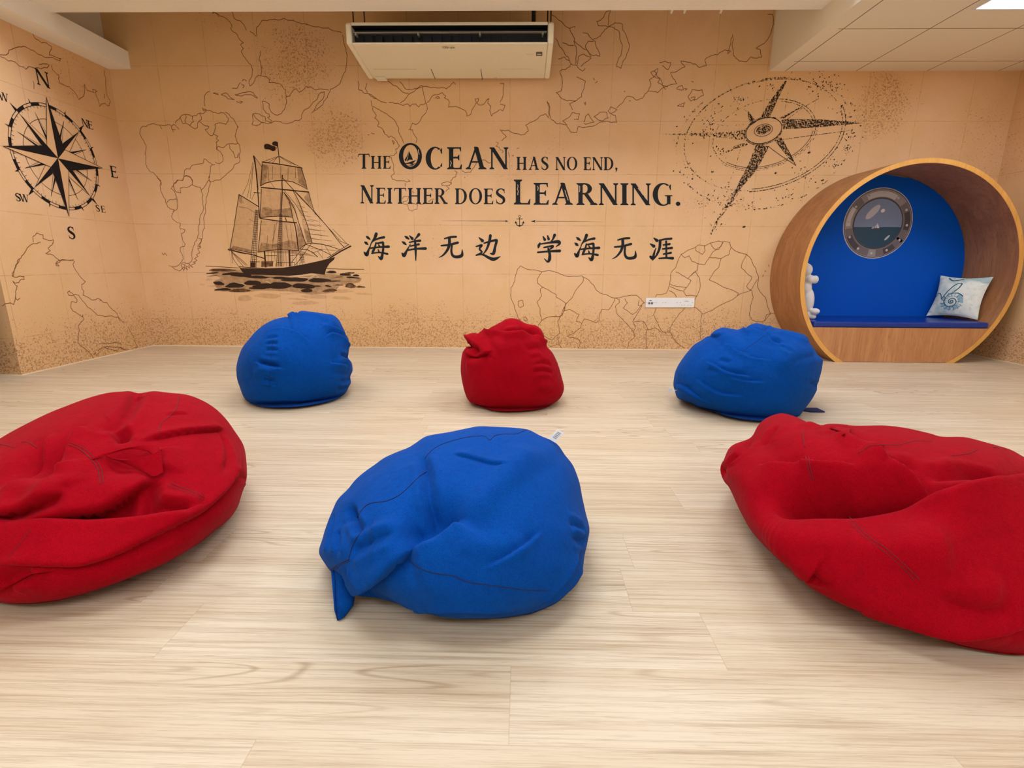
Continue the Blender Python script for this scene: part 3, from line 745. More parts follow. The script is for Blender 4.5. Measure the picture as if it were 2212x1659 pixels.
YANG = [[(632, 1272, 6), (655, 1288, 24), (682, 1306, 12)], [(600, 1338, 6), (625, 1354, 24), (648, 1374, 10)], [(602, 1478, 14), (625, 1502, 32), (660, 1440, 16), (700, 1368, 5)],
        [(690, 1268, 8), (722, 1302, 28)], [(802, 1252, 26), (772, 1290, 14), (745, 1316, 5)], [(690, 1346, 12), (750, 1334, 14), (815, 1326, 22)], [(702, 1392, 12), (750, 1380, 14), (800, 1370, 20)],
        [(670, 1440, 14), (770, 1424, 16), (880, 1420, 26)], [(755, 1322, 18), (762, 1430, 22), (765, 1562, 7)]]
BIAN = [[(1520, 1290, 8), (1560, 1328, 30)], [(1580, 1356, 12), (1650, 1336, 18), (1720, 1320, 20), (1728, 1335, 24), (1712, 1400, 22), (1692, 1478, 28), (1650, 1478, 5)],
        [(1655, 1266, 26), (1642, 1340, 24), (1610, 1430, 18), (1560, 1500, 5)], [(1485, 1396, 10), (1550, 1382, 20), (1525, 1425, 16), (1552, 1465, 16), (1490, 1500, 14)],
        [(1485, 1500, 12), (1560, 1492, 16), (1640, 1532, 26), (1700, 1548, 30), (1775, 1515, 4)]]
for st in HAI + WU + YANG + BIAN: z.brush(st, K_dark)
z.crop(760 + (1267.6 - 813.3), 280 + 2.6, 5.53)
for st in HAI: z.brush(st, K_dark)
z.crop(760 + (1347.7 - 973.4), 280 + 3.0, 5.53)
for st in WU: z.brush(st, K_dark)
z.crop(1080, 280, 5.267)
for st in [[(490, 1215, 8), (510, 1252, 24)], [(542, 1208, 10), (554, 1246, 22)], [(622, 1200, 26), (600, 1250, 14), (572, 1278, 5)], [(455, 1290, 10), (442, 1320, 24), (436, 1346, 8)],
           [(460, 1302, 10), (560, 1286, 16), (662, 1276, 28), (676, 1300, 20), (640, 1330, 5)], [(500, 1342, 12), (560, 1330, 16), (600, 1326, 20), (590, 1345, 16), (562, 1366, 8)],
           [(550, 1358, 18), (566, 1420, 24), (562, 1480, 28), (540, 1502, 16), (505, 1468, 5)], [(430, 1396, 14), (540, 1386, 16), (680, 1380, 24)],
           [(1750, 1234, 8), (1786, 1262, 28)], [(1710, 1300, 8), (1750, 1326, 28)], [(1712, 1446, 20), (1738, 1462, 26), (1755, 1400, 16), (1775, 1345, 5)],
           [(1812, 1262, 12), (1880, 1246, 16), (1950, 1240, 18)], [(1822, 1262, 24), (1815, 1350, 22), (1780, 1430, 16), (1735, 1490, 4)],
           [(1858, 1312, 12), (1930, 1302, 18)], [(1890, 1272, 16), (1893, 1370, 16)], [(1850, 1358, 12), (1955, 1346, 20)], [(1860, 1416, 12), (1945, 1402, 18)], [(1892, 1372, 16), (1893, 1460, 16)],
           [(1810, 1466, 12), (1890, 1460, 16), (1965, 1464, 24)]]:
    z.brush(st, K_dark)
z.build('chinese_quote_print', wall_back, 'black brushed Chinese characters')

d = Ink(1, D, -.0012); d.crop(760, 280, 5.53)
d.rib([(1065, 1088), (1450, 1090), (1840, 1092)], [.0005, .003, .005], K_dark); d.poly([(1830, 1080), (1875, 1093), (1830, 1106), (1842, 1093)], K_dark)
d.rib([(2200, 1094), (2600, 1096), (3010, 1102)], [.005, .003, .0005], K_dark); d.poly([(2195, 1080), (2135, 1095), (2195, 1110), (2185, 1095)], K_dark)
A = arc(2004, 1037, 12, 12, 0, 360, 16)
d.rib(A, .0045, K_dark); d.rib([(2004, 1050), (2004, 1150)], .006, K_dark); d.rib([(1968, 1067), (2040, 1067)], .005, K_dark, caps=True)
d.rib(arc(2004, 1098, 48, 54, 10, 170, 14), [.003] + [.007] * 13 + [.003], K_dark); d.poly([(1945, 1118), (1955, 1092), (1980, 1120), (1962, 1116)], K_dark); d.poly([(2063, 1118), (2053, 1092), (2028, 1120), (2046, 1116)], K_dark)
d.poly([(1988, 1142), (2004, 1165), (2020, 1142)], K_dark)
d.build('anchor_divider_print', wall_back, 'small black anchor between two arrows')

# ---- sailing ship
s = Ink(1, D, -.0016); s.crop(420, 280, 4.1475)
def L(t, wd=.004, mat=None, jit=0.0): s.lines(t, wd, mat or K_ship, jit)
# washes of the sails
for pg, mt in ((((605, 300), (960, 350), (1010, 530), (930, 480), (800, 455), (690, 465), (600, 505)), K_wash2),
               (((600, 310), (660, 320), (640, 480), (600, 505)), K_wash), (((920, 345), (960, 350), (1010, 530), (935, 480)), K_wash),
               (((600, 530), (780, 545), (850, 640), (880, 780), (700, 770), (590, 790)), K_wash2), (((590, 790), (610, 700), (660, 690), (700, 720), (860, 700), (880, 780), (700, 770)), K_wash),
               (((600, 810), (880, 830), (930, 1075), (780, 1070), (575, 1095)), K_wash2), (((575, 1095), (600, 1010), (700, 1030), (860, 990), (925, 1010), (930, 1075), (780, 1070)), K_wash),
               (((400, 585), (560, 690), (540, 830), (515, 1110), (320, 1068)), K_wash2), (((320, 1068), (350, 1040), (520, 1080), (515, 1110)), K_wash), (((400, 585), (430, 610), (425, 670), (400, 640)), K_wash),
               (((800, 560), (860, 640), (930, 860), (1000, 1025), (935, 1070), (900, 830)), K_wash2), (((820, 590), (900, 680), (930, 800), (880, 700)), K_wash), (((920, 850), (960, 880), (1000, 1025), (940, 1060)), K_wash),
               (((880, 545), (960, 680), (1020, 860), (1055, 1015), (1000, 1020), (960, 800)), K_wash2), (((980, 880), (1030, 920), (1050, 1010), (1010, 1010)), K_wash),
               (((1020, 560), (1035, 570), (1065, 720), (980, 610)), K_wash), (((545, 260), (600, 330), (590, 510), (575, 520)), K_wash2),
               (((570, 1095), (930, 1075), (1100, 1140), (860, 1110)), K_wash)):
    s.poly(pg, mt, smooth=0)
# masts, yards, booms
L("530,232 548,330 562,470 572,600 580,720 583,790", .009); L("540,240 560,400 572,540", .005)
L("745,112 752,190 765,305", .007); L("788,405 785,480 788,560 780,700 775,760", .009); L("776,560 768,720", .004)
L("605,290 760,310 968,345", .009); L("595,518 780,535 1028,560", .01); L("585,795 760,820 920,835", .009); L("532,562 592,568", .006)
L("398,580 480,630 575,690", .008); L("300,1070 420,1100 520,1120 630,1155", .008); L("300,1078 460,1115", .004)
L("628,1090 640,1235", .014); L("850,1080 856,1225", .016); L("812,785 826,820", .008)
L("1405,1042 1310,1090 1215,1150", .012); L("1385,1028 1300,1080 1190,1150", .005)
# sail edges
L("608,300 600,420 592,505 640,478 720,460 800,455 880,468 950,500 1012,535 995,460 975,400 962,348", .006)
L("600,530 596,650 588,795", .006); L("585,790 680,778 780,775 880,785 870,720 850,640 800,560", .006)
L("600,812 585,960 570,1098 650,1085 760,1075 860,1078 935,1085 925,980 900,840", .006); L("880,785 905,880 930,1075", .006)
L("400,580 375,740 350,900 318,1068", .006); L("320,1068 420,1085 515,1108", .004)
L("530,232 575,290 604,335 598,505", .004)
L("792,435 870,520 960,620 1080,740 1200,880 1300,1010 1345,1058", .006); L("905,555 1000,650 1100,770 1220,900 1310,1000 1390,1035", .004); L("1240,890 1370,1025", .003)
L("800,560 850,620 900,720 940,850 975,960 1000,1025", .006); L("885,545 935,640 985,780 1020,880 1055,1015 1000,1025 940,1070", .006); L("800,540 900,660 980,780", .004)
L("1055,1015 1140,1025 1230,1050 1310,1078", .005); L("1000,1028 1060,1050 1160,1090 1225,1125", .005); L("940,1070 1010,1075 1060,1100 1105,1140", .007)
L("1045,1025 940,1170 900,1215", .004); L("1000,1025 870,1190", .004); L("1165,1030 1220,1120; 1100,1085 1150,1150; 1050,1110 1150,1070", .003)
L("1022,560 1045,640 1070,720 1085,765", .004)
L("750,240 610,290; 758,240 660,295; 760,240 870,310; 765,240 950,335; 770,240 910,320; 700,300 750,240", .003)
L("525,290 480,480 430,585; 530,300 500,480 475,610; 528,330 515,480 500,620; 540,570 510,630", .0025)
L("330,1090 400,1180 440,1225; 330,1090 440,1180 475,1215; 335,1090 350,1160 400,1230; 330,1085 390,1150 460,1215; 335,1100 340,1200", .0035)
L("665,330 662,430; 700,325 698,450; 775,330 772,440; 840,340 838,455; 905,340 908,440; 660,440 720,525; 400,690 480,705 550,750; 430,640 440,660; 490,800 540,830; 655,950 650,1050; 720,850 700,1060; 820,850 850,1050; 860,850 880,1040; 740,830 700,1000", .0025)
for i, yy in enumerate(range(680, 1010, 42)): L("%d,%d %d,%d" % (920 + (yy - 680) * .42, yy, 990 + (yy - 680) * .62, yy + 18), .0022)
for i, yy in enumerate(range(800, 1090, 44)): L("%d,%d %d,%d" % (1020 + (yy - 800) * .1, yy, 1110 + (yy - 800) * .7, yy + 22), .0018)
# ratlines
for (xa, xb, ya), (xc, xd, yc) in ((((548), (572), 720), ((500), (552), 1240)), (((765), (785), 760), ((735), (785), 1230))):
    for k in range(4):
        f = k / 3; L("%f,%f %f,%f" % (xa + (xb - xa) * f, ya, xc + (xd - xc) * f, yc), .0042)
    n = 26
    for k in range(n):
        f = k / n; y = ya + (yc - ya) * f; L("%f,%f %f,%f" % (xa + (xc - xa) * f - 2, y, xb + (xd - xb) * f + 2, y + 3), .0036)
for k in range(4): L("%d,1110 %d,1190" % (945 + k * 8, 950 + k * 12), .003)
for k in range(6): L("%d,%d %d,%d" % (940, 1115 + k * 15, 985, 1118 + k * 15), .0025)
# deck
L("495,1185 590,1185; 600,1180 710,1180; 740,1190 900,1190; 630,1130 740,1130; 860,1130 930,1120", .004)
s.poly([(600, 1185), (705, 1185), (705, 1225), (600, 1232)], K_sea2); s.poly([(505, 1190), (548, 1190), (545, 1232), (505, 1232)], K_ship)
for k in range(12): L("%d,1195 %d,1225" % (730 + k * 24, 728 + k * 24), .003)
for x in (660, 690, 720, 800, 820, 880, 910): L("%d,1090 %d,1185" % (x, x + 3), .0025)
# hull
s.poly([(398, 1228), (420, 1240), (640, 1248), (800, 1240), (960, 1215), (1100, 1185), (1200, 1160), (1262, 1140), (1250, 1165), (1210, 1200), (1180, 1250), (1168, 1300), (1050, 1285), (960, 1300), (840, 1310), (600, 1300), (470, 1300), (430, 1275)], K_sea)
s.rib([(398, 1240), (430, 1258), (640, 1268), (800, 1262), (960, 1236), (1110, 1203), (1210, 1172), (1270, 1140)], .0035, K_white)
s.rib([(398, 1228), (640, 1246), (800, 1240), (960, 1214), (1100, 1184), (1200, 1160), (1280, 1110)], .006, K_ship)
s.poly([(745, 112), (720, 105), (700, 115), (698, 135), (720, 145), (748, 148)], K_sea, smooth=3)
s.poly([(628, 135), (660, 128), (700, 145), (728, 155), (720, 185), (700, 192), (670, 178), (630, 172)], K_sea, smooth=3); L("720,190 735,165 745,150", .004)
# sea
L("100,1222 250,1230 400,1240; 1180,1245 1350,1250 1520,1252", .0045)
s.poly([(160, 1245), (420, 1255), (600, 1300), (900, 1320), (1180, 1290), (1400, 1310), (1500, 1330), (1480, 1370), (1300, 1400), (1250, 1460), (1050, 1480), (850, 1450), (600, 1440), (450, 1460), (250, 1450), (200, 1420), (170, 1360), (240, 1330), (150, 1290)], K_wash)
blobs = [(160, 1285, 130, 14, 0), (250, 1258, 240, 18, 1), (330, 1290, 160, 22, 0), (160, 1310, 100, 10, 1), (420, 1300, 180, 26, 0), (560, 1320, 240, 34, 0), (780, 1330, 200, 30, 0), (900, 1345, 260, 50, 0), (1120, 1350, 200, 50, 0),
         (220, 1375, 110, 34, 0), (360, 1395, 180, 56, 0), (520, 1372, 160, 36, 0), (620, 1400, 200, 40, 0), (760, 1395, 220, 60, 0), (980, 1400, 240, 44, 0), (260, 1432, 150, 30, 0), (400, 1440, 200, 24, 1), (560, 1420, 160, 24, 0),
         (1070, 1402, 130, 22, 0), (1200, 1400, 60, 14, 0), (1290, 1392, 100, 18, 0), (1240, 1358, 160, 22, 1), (1010, 1440, 110, 24, 0), (1210, 1440, 140, 22, 1), (1400, 1398, 90, 40, 1), (1490, 1408, 90, 28, 1), (1330, 1445, 200, 24, 2), (1520, 1472, 150, 14, 2),
         (1230, 1275, 90, 14, 0), (1350, 1298, 110, 12, 0), (1450, 1306, 60, 10, 0), (1420, 1325, 130, 16, 0), (1290, 1320, 90, 14, 0), (1380, 1285, 120, 10, 1), (1390, 1358, 160, 18, 2), (130, 1342, 60, 14, 2), (215, 1348, 120, 14, 2), (68, 1386, 40, 8, 2),
         (660, 1488, 240, 50, 2), (450, 1510, 140, 50, 2), (1080, 1495, 250, 34, 2), (930, 1518, 180, 20, 2), (990, 1552, 240, 36, 2), (1320, 1508, 170, 34, 2), (850, 1470, 180, 20, 2), (180, 1400, 130, 8, 2)]
rr = random.Random(3)
for bx, by, bw, bh, kd in blobs:
    pts = []
    for k in range(12):
        a = k / 12 * 2 * math.pi; r = rr.uniform(.8, 1.1)
        pts.append((bx + bw * .5 * math.cos(a) * r + 8 * math.sin(a * 2), by + bh * .5 * math.sin(a) * r + 5 * math.cos(bx + a)))
    s.poly(pts, (K_sea, K_sea2, K_wash2)[kd], .1, smooth=3)
for ln in ("860,1320 900,1300 950,1325 1010,1330 1080,1300 1110,1320 1080,1335", "880,1335 940,1345 1000,1335", "330,1380 400,1375 460,1395", "640,1360 700,1385 760,1380"):
    s.lines(ln, .007, K_white, .1)
s.build('sailing_ship_print', wall_back, 'sepia printed two-masted sailing ship on waves')

# ---- worn compass on the right
g = Ink(1, D, -.0016); g.crop(1400, 120, 3.77)
P_ = lambda t: [tuple(map(float, a.split(','))) for a in t.split()]
for t, mt in (("905,520 985,492 1035,400 1090,290 1130,205 1120,200 1060,280 985,380", K_grunge), ("1085,520 1100,600 1300,590 1540,570 1740,552 1600,535 1400,520 1200,518", K_grunge),
              ("880,720 985,740 930,850 860,960 800,1030 740,1100 690,1160 740,1030 820,880", K_grunge), ("745,1040 700,1110 640,1200 570,1310 510,1440 490,1510 560,1370 650,1240 730,1130", K_grunge2),
              ("790,605 785,690 600,670 400,655 110,640 400,630 600,625", K_grunge2), ("1020,680 1085,668 1150,780 1205,897 1130,820 1060,730", K_grunge),
              ("1065,510 1110,490 1180,450 1262,405 1250,425 1170,470 1105,515", K_grunge), ("810,445 880,540 835,570 815,500", K_grunge), ("785,705 815,725 700,770 600,805 700,740", K_grunge2)):
    g.poly(P_(t), mt)
for t, wd, mt in (("1035,400 985,500", .005, K_grunge), ("1095,685 1300,655 1560,622 1640,610", .0045, K_grunge), ("975,738 1080,815 1205,897", .0045, K_comp), ("1205,897 1085,680", .003, K_comp),
                  ("755,750 710,910 650,1060", .004, K_grunge2), ("1140,300 1105,500", .004, K_grunge2), ("1110,535 1260,425 1390,350", .004, K_grunge), ("800,560 640,575 500,550", .004, K_grunge2), ("640,200 700,350 880,540", .003, K_grunge2)):
    g.rib(P_(t), wd, mt)
def ell(cx, cy, a, b, rot, t0, t1, n=40):
    r = math.radians(rot); out = []
    for i in range(n + 1):
        t = math.radians(t0 + (t1 - t0) * i / n); x, y = a * math.cos(t), b * math.sin(t)
        out.append((cx + x * math.cos(r) + y * math.sin(r), cy - x * math.sin(r) + y * math.cos(r)))
    return out
g.rib(ell(942, 612, 152, 98, 20, 0, 360), .006, K_comp); g.rib(ell(938, 608, 76, 48, 15, 0, 360), .004, K_comp); g.poly(ell(938, 606, 62, 36, 15, 0, 350, 20), K_grunge)
g.rib(ell(940, 614, 160, 106, 20, 30, 330), .009, K_grunge)
for a, b, t0, t1, wd, mt in ((432, 268, -62, 5, .006, K_grunge), (410, 250, -60, 8, .005, K_grunge), (432, 268, 8, 158, .0055, K_grunge), (415, 255, 20, 150, .004, K_comp), (448, 280, 10, 155, .0045, K_grunge2), (430, 268, 160, 300, .006, K_grunge2),
                             (655, 425, 0, 110, .006, K_grunge), (680, 445, -5, 112, .007, K_grunge), (668, 436, 112, 300, .009, K_grunge2), (655, 425, 270, 350, .008, K_grunge2),
                             (745, 545, 20, 115, .012, K_grunge3), (735, 520, 115, 240, .012, K_grunge3), (735, 480, 270, 380, .010, K_grunge3)):
    g.rib(ell(945, 640 + (50 if a > 700 else 0), a, b, 17, t0, t1, 60), wd, mt)
for t0 in range(-60, 200, 22):
    a, b = ell(945, 640, 685, 450, 17, t0, t0 + 1, 1)[0], ell(945, 680, 750, 530, 17, t0, t0 + 1, 1)[0]
    g.rib([a, b], .009, K_grunge3)
for x, y in ((1310, 790), (1040, 957), (525, 945), (1420, 1015), (780, 1395), (370, 457)): g.poly(ell(x, y, 14, 8, 20, 0, 330, 10), K_grunge)
rr = random.Random(11)
def speck(cx, cy, n, sp):
    for _ in range(n):
        x, y = rr.gauss(cx, sp), rr.gauss(cy, sp * .7); r = rr.uniform(1.5, 5)
        g.poly(ell(x, y, r * 1.8, r, rr.uniform(0, 90), 0, 300, 6), K_comp if rr.random() < .5 else K_grunge)
for cx, cy, n, sp in ((750, 350, 22, 34), (1500, 260, 34, 50), (1360, 260, 16, 50), (500, 540, 18, 50), (600, 450, 16, 50), (1620, 760, 20, 34), (1500, 880, 16, 40), (300, 950, 18, 60), (640, 1110, 22, 60), (500, 1220, 24, 70), (1000, 250, 16, 40), (1680, 490, 14, 60),
                      (1650, 650, 14, 30), (580, 780, 18, 40), (1300, 960, 22, 60), (1150, 1130, 16, 50), (850, 1220, 14, 30), (420, 620, 22, 90), (1600, 400, 20, 60), (700, 1180, 24, 40), (560, 1380, 16, 30), (1420, 180, 16, 60)):
    speck(cx, cy, n, sp)
g.build('worn_compass_print', wall_back, 'worn black tilted compass print')

# ================================================================== ROUND READING NOOK
M_oak = wood('brown_oak_veneer', srgb(178, 122, 74), srgb(158, 104, 60), srgb(122, 78, 42), 2)
M_oak_v = wood('seat_front_veneer', srgb(202, 146, 96), srgb(186, 128, 82), srgb(150, 96, 56), 2, 1.4)
M_edge = wood('pale_edge_banding', srgb(228, 172, 88), srgb(220, 162, 80), srgb(200, 140, 66), 2)
M_blue_panel = flat('blue_back_panel', srgb(0, 84, 196), .6, 0, .12)
M_blue_vinyl = flat('dark_blue_vinyl', srgb(10, 52, 140), .28)
NX, NZ, NR, NI = 3.222, .745, .9, .862
YF = 4.379; YB = D - .003
nook = thing('reading_nook', 'round wooden barrel-shaped reading nook with blue inside, standing by the right wall', 'nook', (NX, YF, 0))
A0 = math.asin(NZ / NR)
def circ(r, a): return (NX + r * math.cos(a), NZ + r * math.sin(a))
b = MB(); n = 120
aa = [-A0 + (math.pi + 2 * A0) * i / n for i in range(n + 1)]
vs = []; 
for a in aa:
    xo, zo = circ(NR, a); xi, zi = circ(NI, a)
    zi = max(zi, 0.0); zo = max(zo, 0)
    vs += [(xo, YF + .002, zo), (xo, YB, zo), (xi, YF + .002, zi), (xi, YB, zi)]
fs = []
for i in range(n):
    k = i * 4; j = k + 4
    fs += [(k, j, j + 1, k + 1), (k + 2, k + 3, j + 3, j + 2), (k + 1, j + 1, j + 3, k + 3), (k, k + 2, j + 2, j)]
def foot(y0, y1, mat, r_in):
    for sg in (-1, 1):
        xo, _z = circ(NR, -A0); xi, zi = circ(r_in, -A0); x0_ = NX + math.sqrt(r_in ** 2 - NZ ** 2)
        tri = [(NX + sg * (x - NX), z_) for x, z_ in ((xo, 0), (xi, zi), (x0_, 0.0))]
        b.add([(x, y0, z_) for x, z_ in tri] + [(x, y1, z_) for x, z_ in tri], [(0, 1, 2), (5, 4, 3), (0, 3, 4, 1), (1, 4, 5, 2), (2, 5, 3, 0)], mat)
b.add(vs, fs, M_oak); foot(YF + .002, YB, M_oak, NI); o = b.build('shell', nook, smooth=True)
md = o.modifiers.new('e', 'EDGE_SPLIT'); md.split_angle = .6
b = MB(); vs = []
for a in aa:
    xo, zo = circ(NR, a); xi, zi = circ(NI + .002, a); zi = max(zi, 0); zo = max(zo, 0)
    vs += [(xo, YF, zo), (xi, YF, zi), (xo, YF + .002, zo), (xi, YF + .002, zi)]
fs = []
for i in range(n):
    k = i * 4; j = k + 4; fs += [(k, j, j + 1, k + 1), (k, k + 2, j + 2, j), (k + 1, j + 1, j + 3, k + 3)]
b.add(vs, fs, M_edge); foot(YF, YF + .002, M_edge, NI); b.build('edge_band', nook, label='pale yellow front edge of the ring')
ZSEAT = hit(1950, 708.5, 1, YF).z
def disc_part(y0, y1, z0, z1, r, mat, name, label=None, bev=0):
    b = MB(); pts = []
    zz = [z0 + (z1 - z0) * i / 40 for i in range(41)]
    R_ = [(NX + math.sqrt(max(0, r * r - (z - NZ) ** 2)), z) for z in zz]; L_ = [(2 * NX - x, z) for x, z in R_][::-1]
    pts = R_ + L_; m_ = len(pts)
    vs = [(x, y0, z) for x, z in pts] + [(x, y1, z) for x, z in pts]
    b.add(vs, [tuple(range(m_)), tuple(range(m_, 2 * m_))[::-1]] + [(i, (i + 1) % m_, m_ + (i + 1) % m_, m_ + i) for i in range(m_)], mat)
    return b.build(name, nook, label=label, bevel=bev)
disc_part(YB - .012, YB - .001, ZSEAT + .001, NZ + NI - .001, NI - .001, M_blue_panel, 'back_panel', 'bright blue round back panel')
disc_part(YF + .004, YF + .022, .003, ZSEAT - .001, NI - .0005, M_oak_v, 'seat_front', 'wooden front board under the seat')
b = MB(); hw = math.sqrt(NI ** 2 - (ZSEAT - .018 - NZ) ** 2) - .004
b.box(NX - hw, NX + hw, YF + .024, YB - .002, ZSEAT - .02, ZSEAT - .002, M_oak); b.build('seat_board', nook)

# porthole picture on the back panel
pf = YB - .0125
pc = hit(1896, 483, 1, pf); PRX = .5 * (hit(1971, 483, 1, pf).x - hit(1822, 483, 1, pf).x); 
print('porthole r', PRX)
M_pm = flat('porthole_grey_metal_print', srgb(150, 146, 148), .5); M_pd = flat('porthole_dark_print', srgb(70, 66, 76), .5); M_pl = flat('porthole_light_print', srgb(196, 192, 196), .4)
M_sky = flat('porthole_sky_print', srgb(120, 140, 178), .4); M_sea = flat('porthole_sea_print', srgb(12, 70, 98), .4); M_gl = flat('porthole_glint_print', srgb(190, 192, 205), .4)
M_sail = flat('porthole_sail_print', srgb(225, 228, 235), .5)
b = MB()
def pp(x, z, k): return (pc.x + x, pf - .0006 * k, pc.z + z)
def annul(r0, r1, k, mat, a0=0, a1=360, seg=64):
    vs = []
    for i in range(seg + 1):
        a = math.radians(a0 + (a1 - a0) * i / seg); vs += [pp(r0 * math.cos(a), r0 * math.sin(a), k), pp(r1 * math.cos(a), r1 * math.sin(a), k)]
    b.add(vs, [(2 * i, 2 * i + 1, 2 * i + 3, 2 * i + 2) for i in range(seg)], mat)
def ppoly(pts, k, mat): b.add([pp(x, z, k) for x, z in pts], [tuple(range(len(pts)))], mat)
R0 = PRX
ppoly([(R0 * math.cos(a * math.pi / 32), R0 * math.sin(a * math.pi / 32)) for a in range(64)], 1, M_pl)
annul(R0 * .72, R0 * .965, 2, M_pm); M_ph = flat('porthole_shade_print', srgb(112, 106, 112), .5)
for a0_, a1_ in ((-35, 40), (190, 260), (275, 330), (130, 150)): annul(R0 * .74, R0 * .94, 3, M_ph, a0_, a1_)
for a0_, a1_ in ((-12, 22), (205, 235), (290, 312)): annul(R0 * .77, R0 * .93, 3.5, M_pd, a0_, a1_)
annul(R0 * .75, R0 * .9, 4, M_pl, 60, 120); annul(R0 * .8, R0 * .92, 4, M_pl, 150, 185); annul(R0 * .955, R0 * .975, 4, M_pd); annul(R0 * .69, R0 * .73, 4, M_pd)
r = R0 * .69
def seg(z0, top):
    a0 = math.asin(z0 / r); rng = [a0 + (math.pi - 2 * a0) * i / 30 for i in range(31)] if top else [math.pi - a0 + (math.pi + 2 * a0) * i / 30 for i in range(31)]
    return [(r * math.cos(a), r * math.sin(a)) for a in rng]
hz = -R0 * .1
ppoly(seg(hz, True), 5, M_sky); ppoly(seg(hz, False), 5, M_sea)
def el(cx, cz, a_, b_, rot, k, mat, nn=20):
    q_ = math.radians(rot); ppoly([(cx + a_ * math.cos(t) * math.cos(q_) - b_ * math.sin(t) * math.sin(q_), cz + a_ * math.cos(t) * math.sin(q_) + b_ * math.sin(t) * math.cos(q_)) for t in [2 * math.pi * i / nn for i in range(nn)]], k, mat)
el(-R0 * .2, R0 * .32, R0 * .26, R0 * .1, 48, 7, M_gl); el(R0 * .08, R0 * .36, R0 * .06, R0 * .05, 30, 7, M_sail); el(R0 * .33, -R0 * .4, R0 * .1, R0 * .03, 48, 7, M_gl)
ppoly([(-R0 * .13, hz - .012), (R0 * .06, hz - .012), (R0 * .04, hz - .022), (-R0 * .09, hz - .022)], 8, M_pd)
ppoly([(-R0 * .02, hz + .035), (R0 * .06, hz - .008), (-R0 * .02, hz - .008)], 8, M_sail); ppoly([(-R0 * .03, hz + .028), (-R0 * .03, hz - .008), (-R0 * .1, hz - .008)], 8, M_gl)
ppoly([(-R0 * .12, hz + .01), (-R0 * .17, hz - .014), (-R0 * .1, hz - .012)], 8, M_gl)
b.build('porthole_picture', nook, label='printed ship porthole picture with sea and tiny sailing boat')
b = MB()
for i in range(12):
    a = math.radians(15 + i * 30 + 12); x, z_ = R0 * .85 * math.cos(a), R0 * .85 * math.sin(a)
    vs = [pp(x, z_, 5 + 8)]; ringn = 10
    for rr_, kk in ((.0115, 4.5), (.0085, 9)):
        vs += [pp(x + rr_ * math.cos(t), z_ + rr_ * math.sin(t), kk) for t in [2 * math.pi * j / ringn for j in range(ringn)]]
    fs = [(1 + j, 1 + (j + 1) % ringn, 1 + ringn + (j + 1) % ringn, 1 + ringn + j) for j in range(ringn)] + [(1 + ringn + j, 1 + ringn + (j + 1) % ringn, 0) for j in range(ringn)]
    b.add(vs, fs, M_pl)
b.build('porthole_rivets', nook, smooth=True)['kind'] = 'stuff'

# seat cushion
b = MB(); CT = .048; cz0 = ZSEAT + .0005
zz = cz0 + CT; ax0 = NX - math.sqrt(NI ** 2 - (cz0 - NZ) ** 2) + .004; ax1 = 2 * NX - ax0
b.box(ax0, ax1, YF + .002, YB - .016, cz0, cz0 + CT, M_blue_vinyl)
cush = b.build('seat_cushion', None, bevel=.014)
tag(cush, 'long flat dark blue seat cushion lying in the round wooden nook', 'cushion')
ZC = cz0 + CT

# ------------------------------------------------------------------ shell pillow
def pillow_mat():
    mt, nt, p = new_mat('sea_print_cotton'); h = N(nt)
    P = h.n('ShaderNodeTexCoord').outputs['Object']
    a = h.noise(P, 4.5, 4, .6, .5); e = h.noise(P, 12, 5, .7, 1.5); f = h.noise(P, 420, 2)
    c = h.mix(h.ramp(a, .42, .6), srgb(226, 228, 216), srgb(168, 192, 190))
    c = h.mix(h.ramp(e, .55, .7, 0, .5), c, srgb(122, 156, 162))
    c = h.mix(h.ramp(h.noise(P, 6, 3, .6), .55, .7, 0, .5), c, srgb(222, 214, 178))
    h.l(c, p.inputs['Base Color']); p.inputs['Roughness'].default_value = .8
    h.l(h.bump(h.math('ADD', h.math('MULTIPLY', f, .2), e), .3, .004), p.inputs['Normal'])
    return mt
pa = hit(2001, 683, 2, ZC + .012); pa.y = 4.835; pa.x = hit(2001, 681, 1, 4.835).x; pb_ = hit(2112, 691, 2, ZC + .012)
print('pillow base', pa, pb_)
def at_y(px_, py_, y): return hit(px_, py_, 1, y)
ptl = at_y(2032, 595, pa.y + .02); ptr = at_y(2146, 598, pb_.y + .04)
print('pillow', [round((x - y_).length, 3) for x, y_ in ((pa, pb_), (pa, ptl), (ptl, ptr), (pb_, ptr))])
PN = (pb_ - pa).cross(ptl - pa).normalized()
if PN.dot(CAM - pa) < 0: PN = -PN
def pillow_pt(u, v, side, lift=0.0):
    # pinched edges
    uu = u + .055 * math.sin(math.pi * v) * (1 - 2 * u) * (abs(2 * u - 1)) ; vv = v + .055 * math.sin(math.pi * u) * (1 - 2 * v) * abs(2 * v - 1)
    p = (pa * (1 - uu) + pb_ * uu) * (1 - vv) + (ptl * (1 - uu) + ptr * uu) * vv
    th = .062 * (max(0, math.sin(math.pi * u)) ** .6) * (max(0, math.sin(math.pi * v)) ** .6)
    wr = .006 * math.sin(34 * u + 20 * v) * (u ** 2) * (1 - abs(2 * v - 1)) + .004 * math.sin(50 * v - 12 * u) * (u) * (1 - u)
    return p + PN * side * (th + wr * (1 if th > .01 else 0) + lift)
pil = thing('throw_pillow', 'pale throw pillow with a blue spiral seashell print leaning inside the round nook', 'pillow', ((pa + pb_) / 2))
b = MB(); G = 36; vs = []; fs = []
for sd in (1, -1):
    for i in range(G + 1):
        for j in range(G + 1): vs.append(pillow_pt(i / G, j / G, sd))
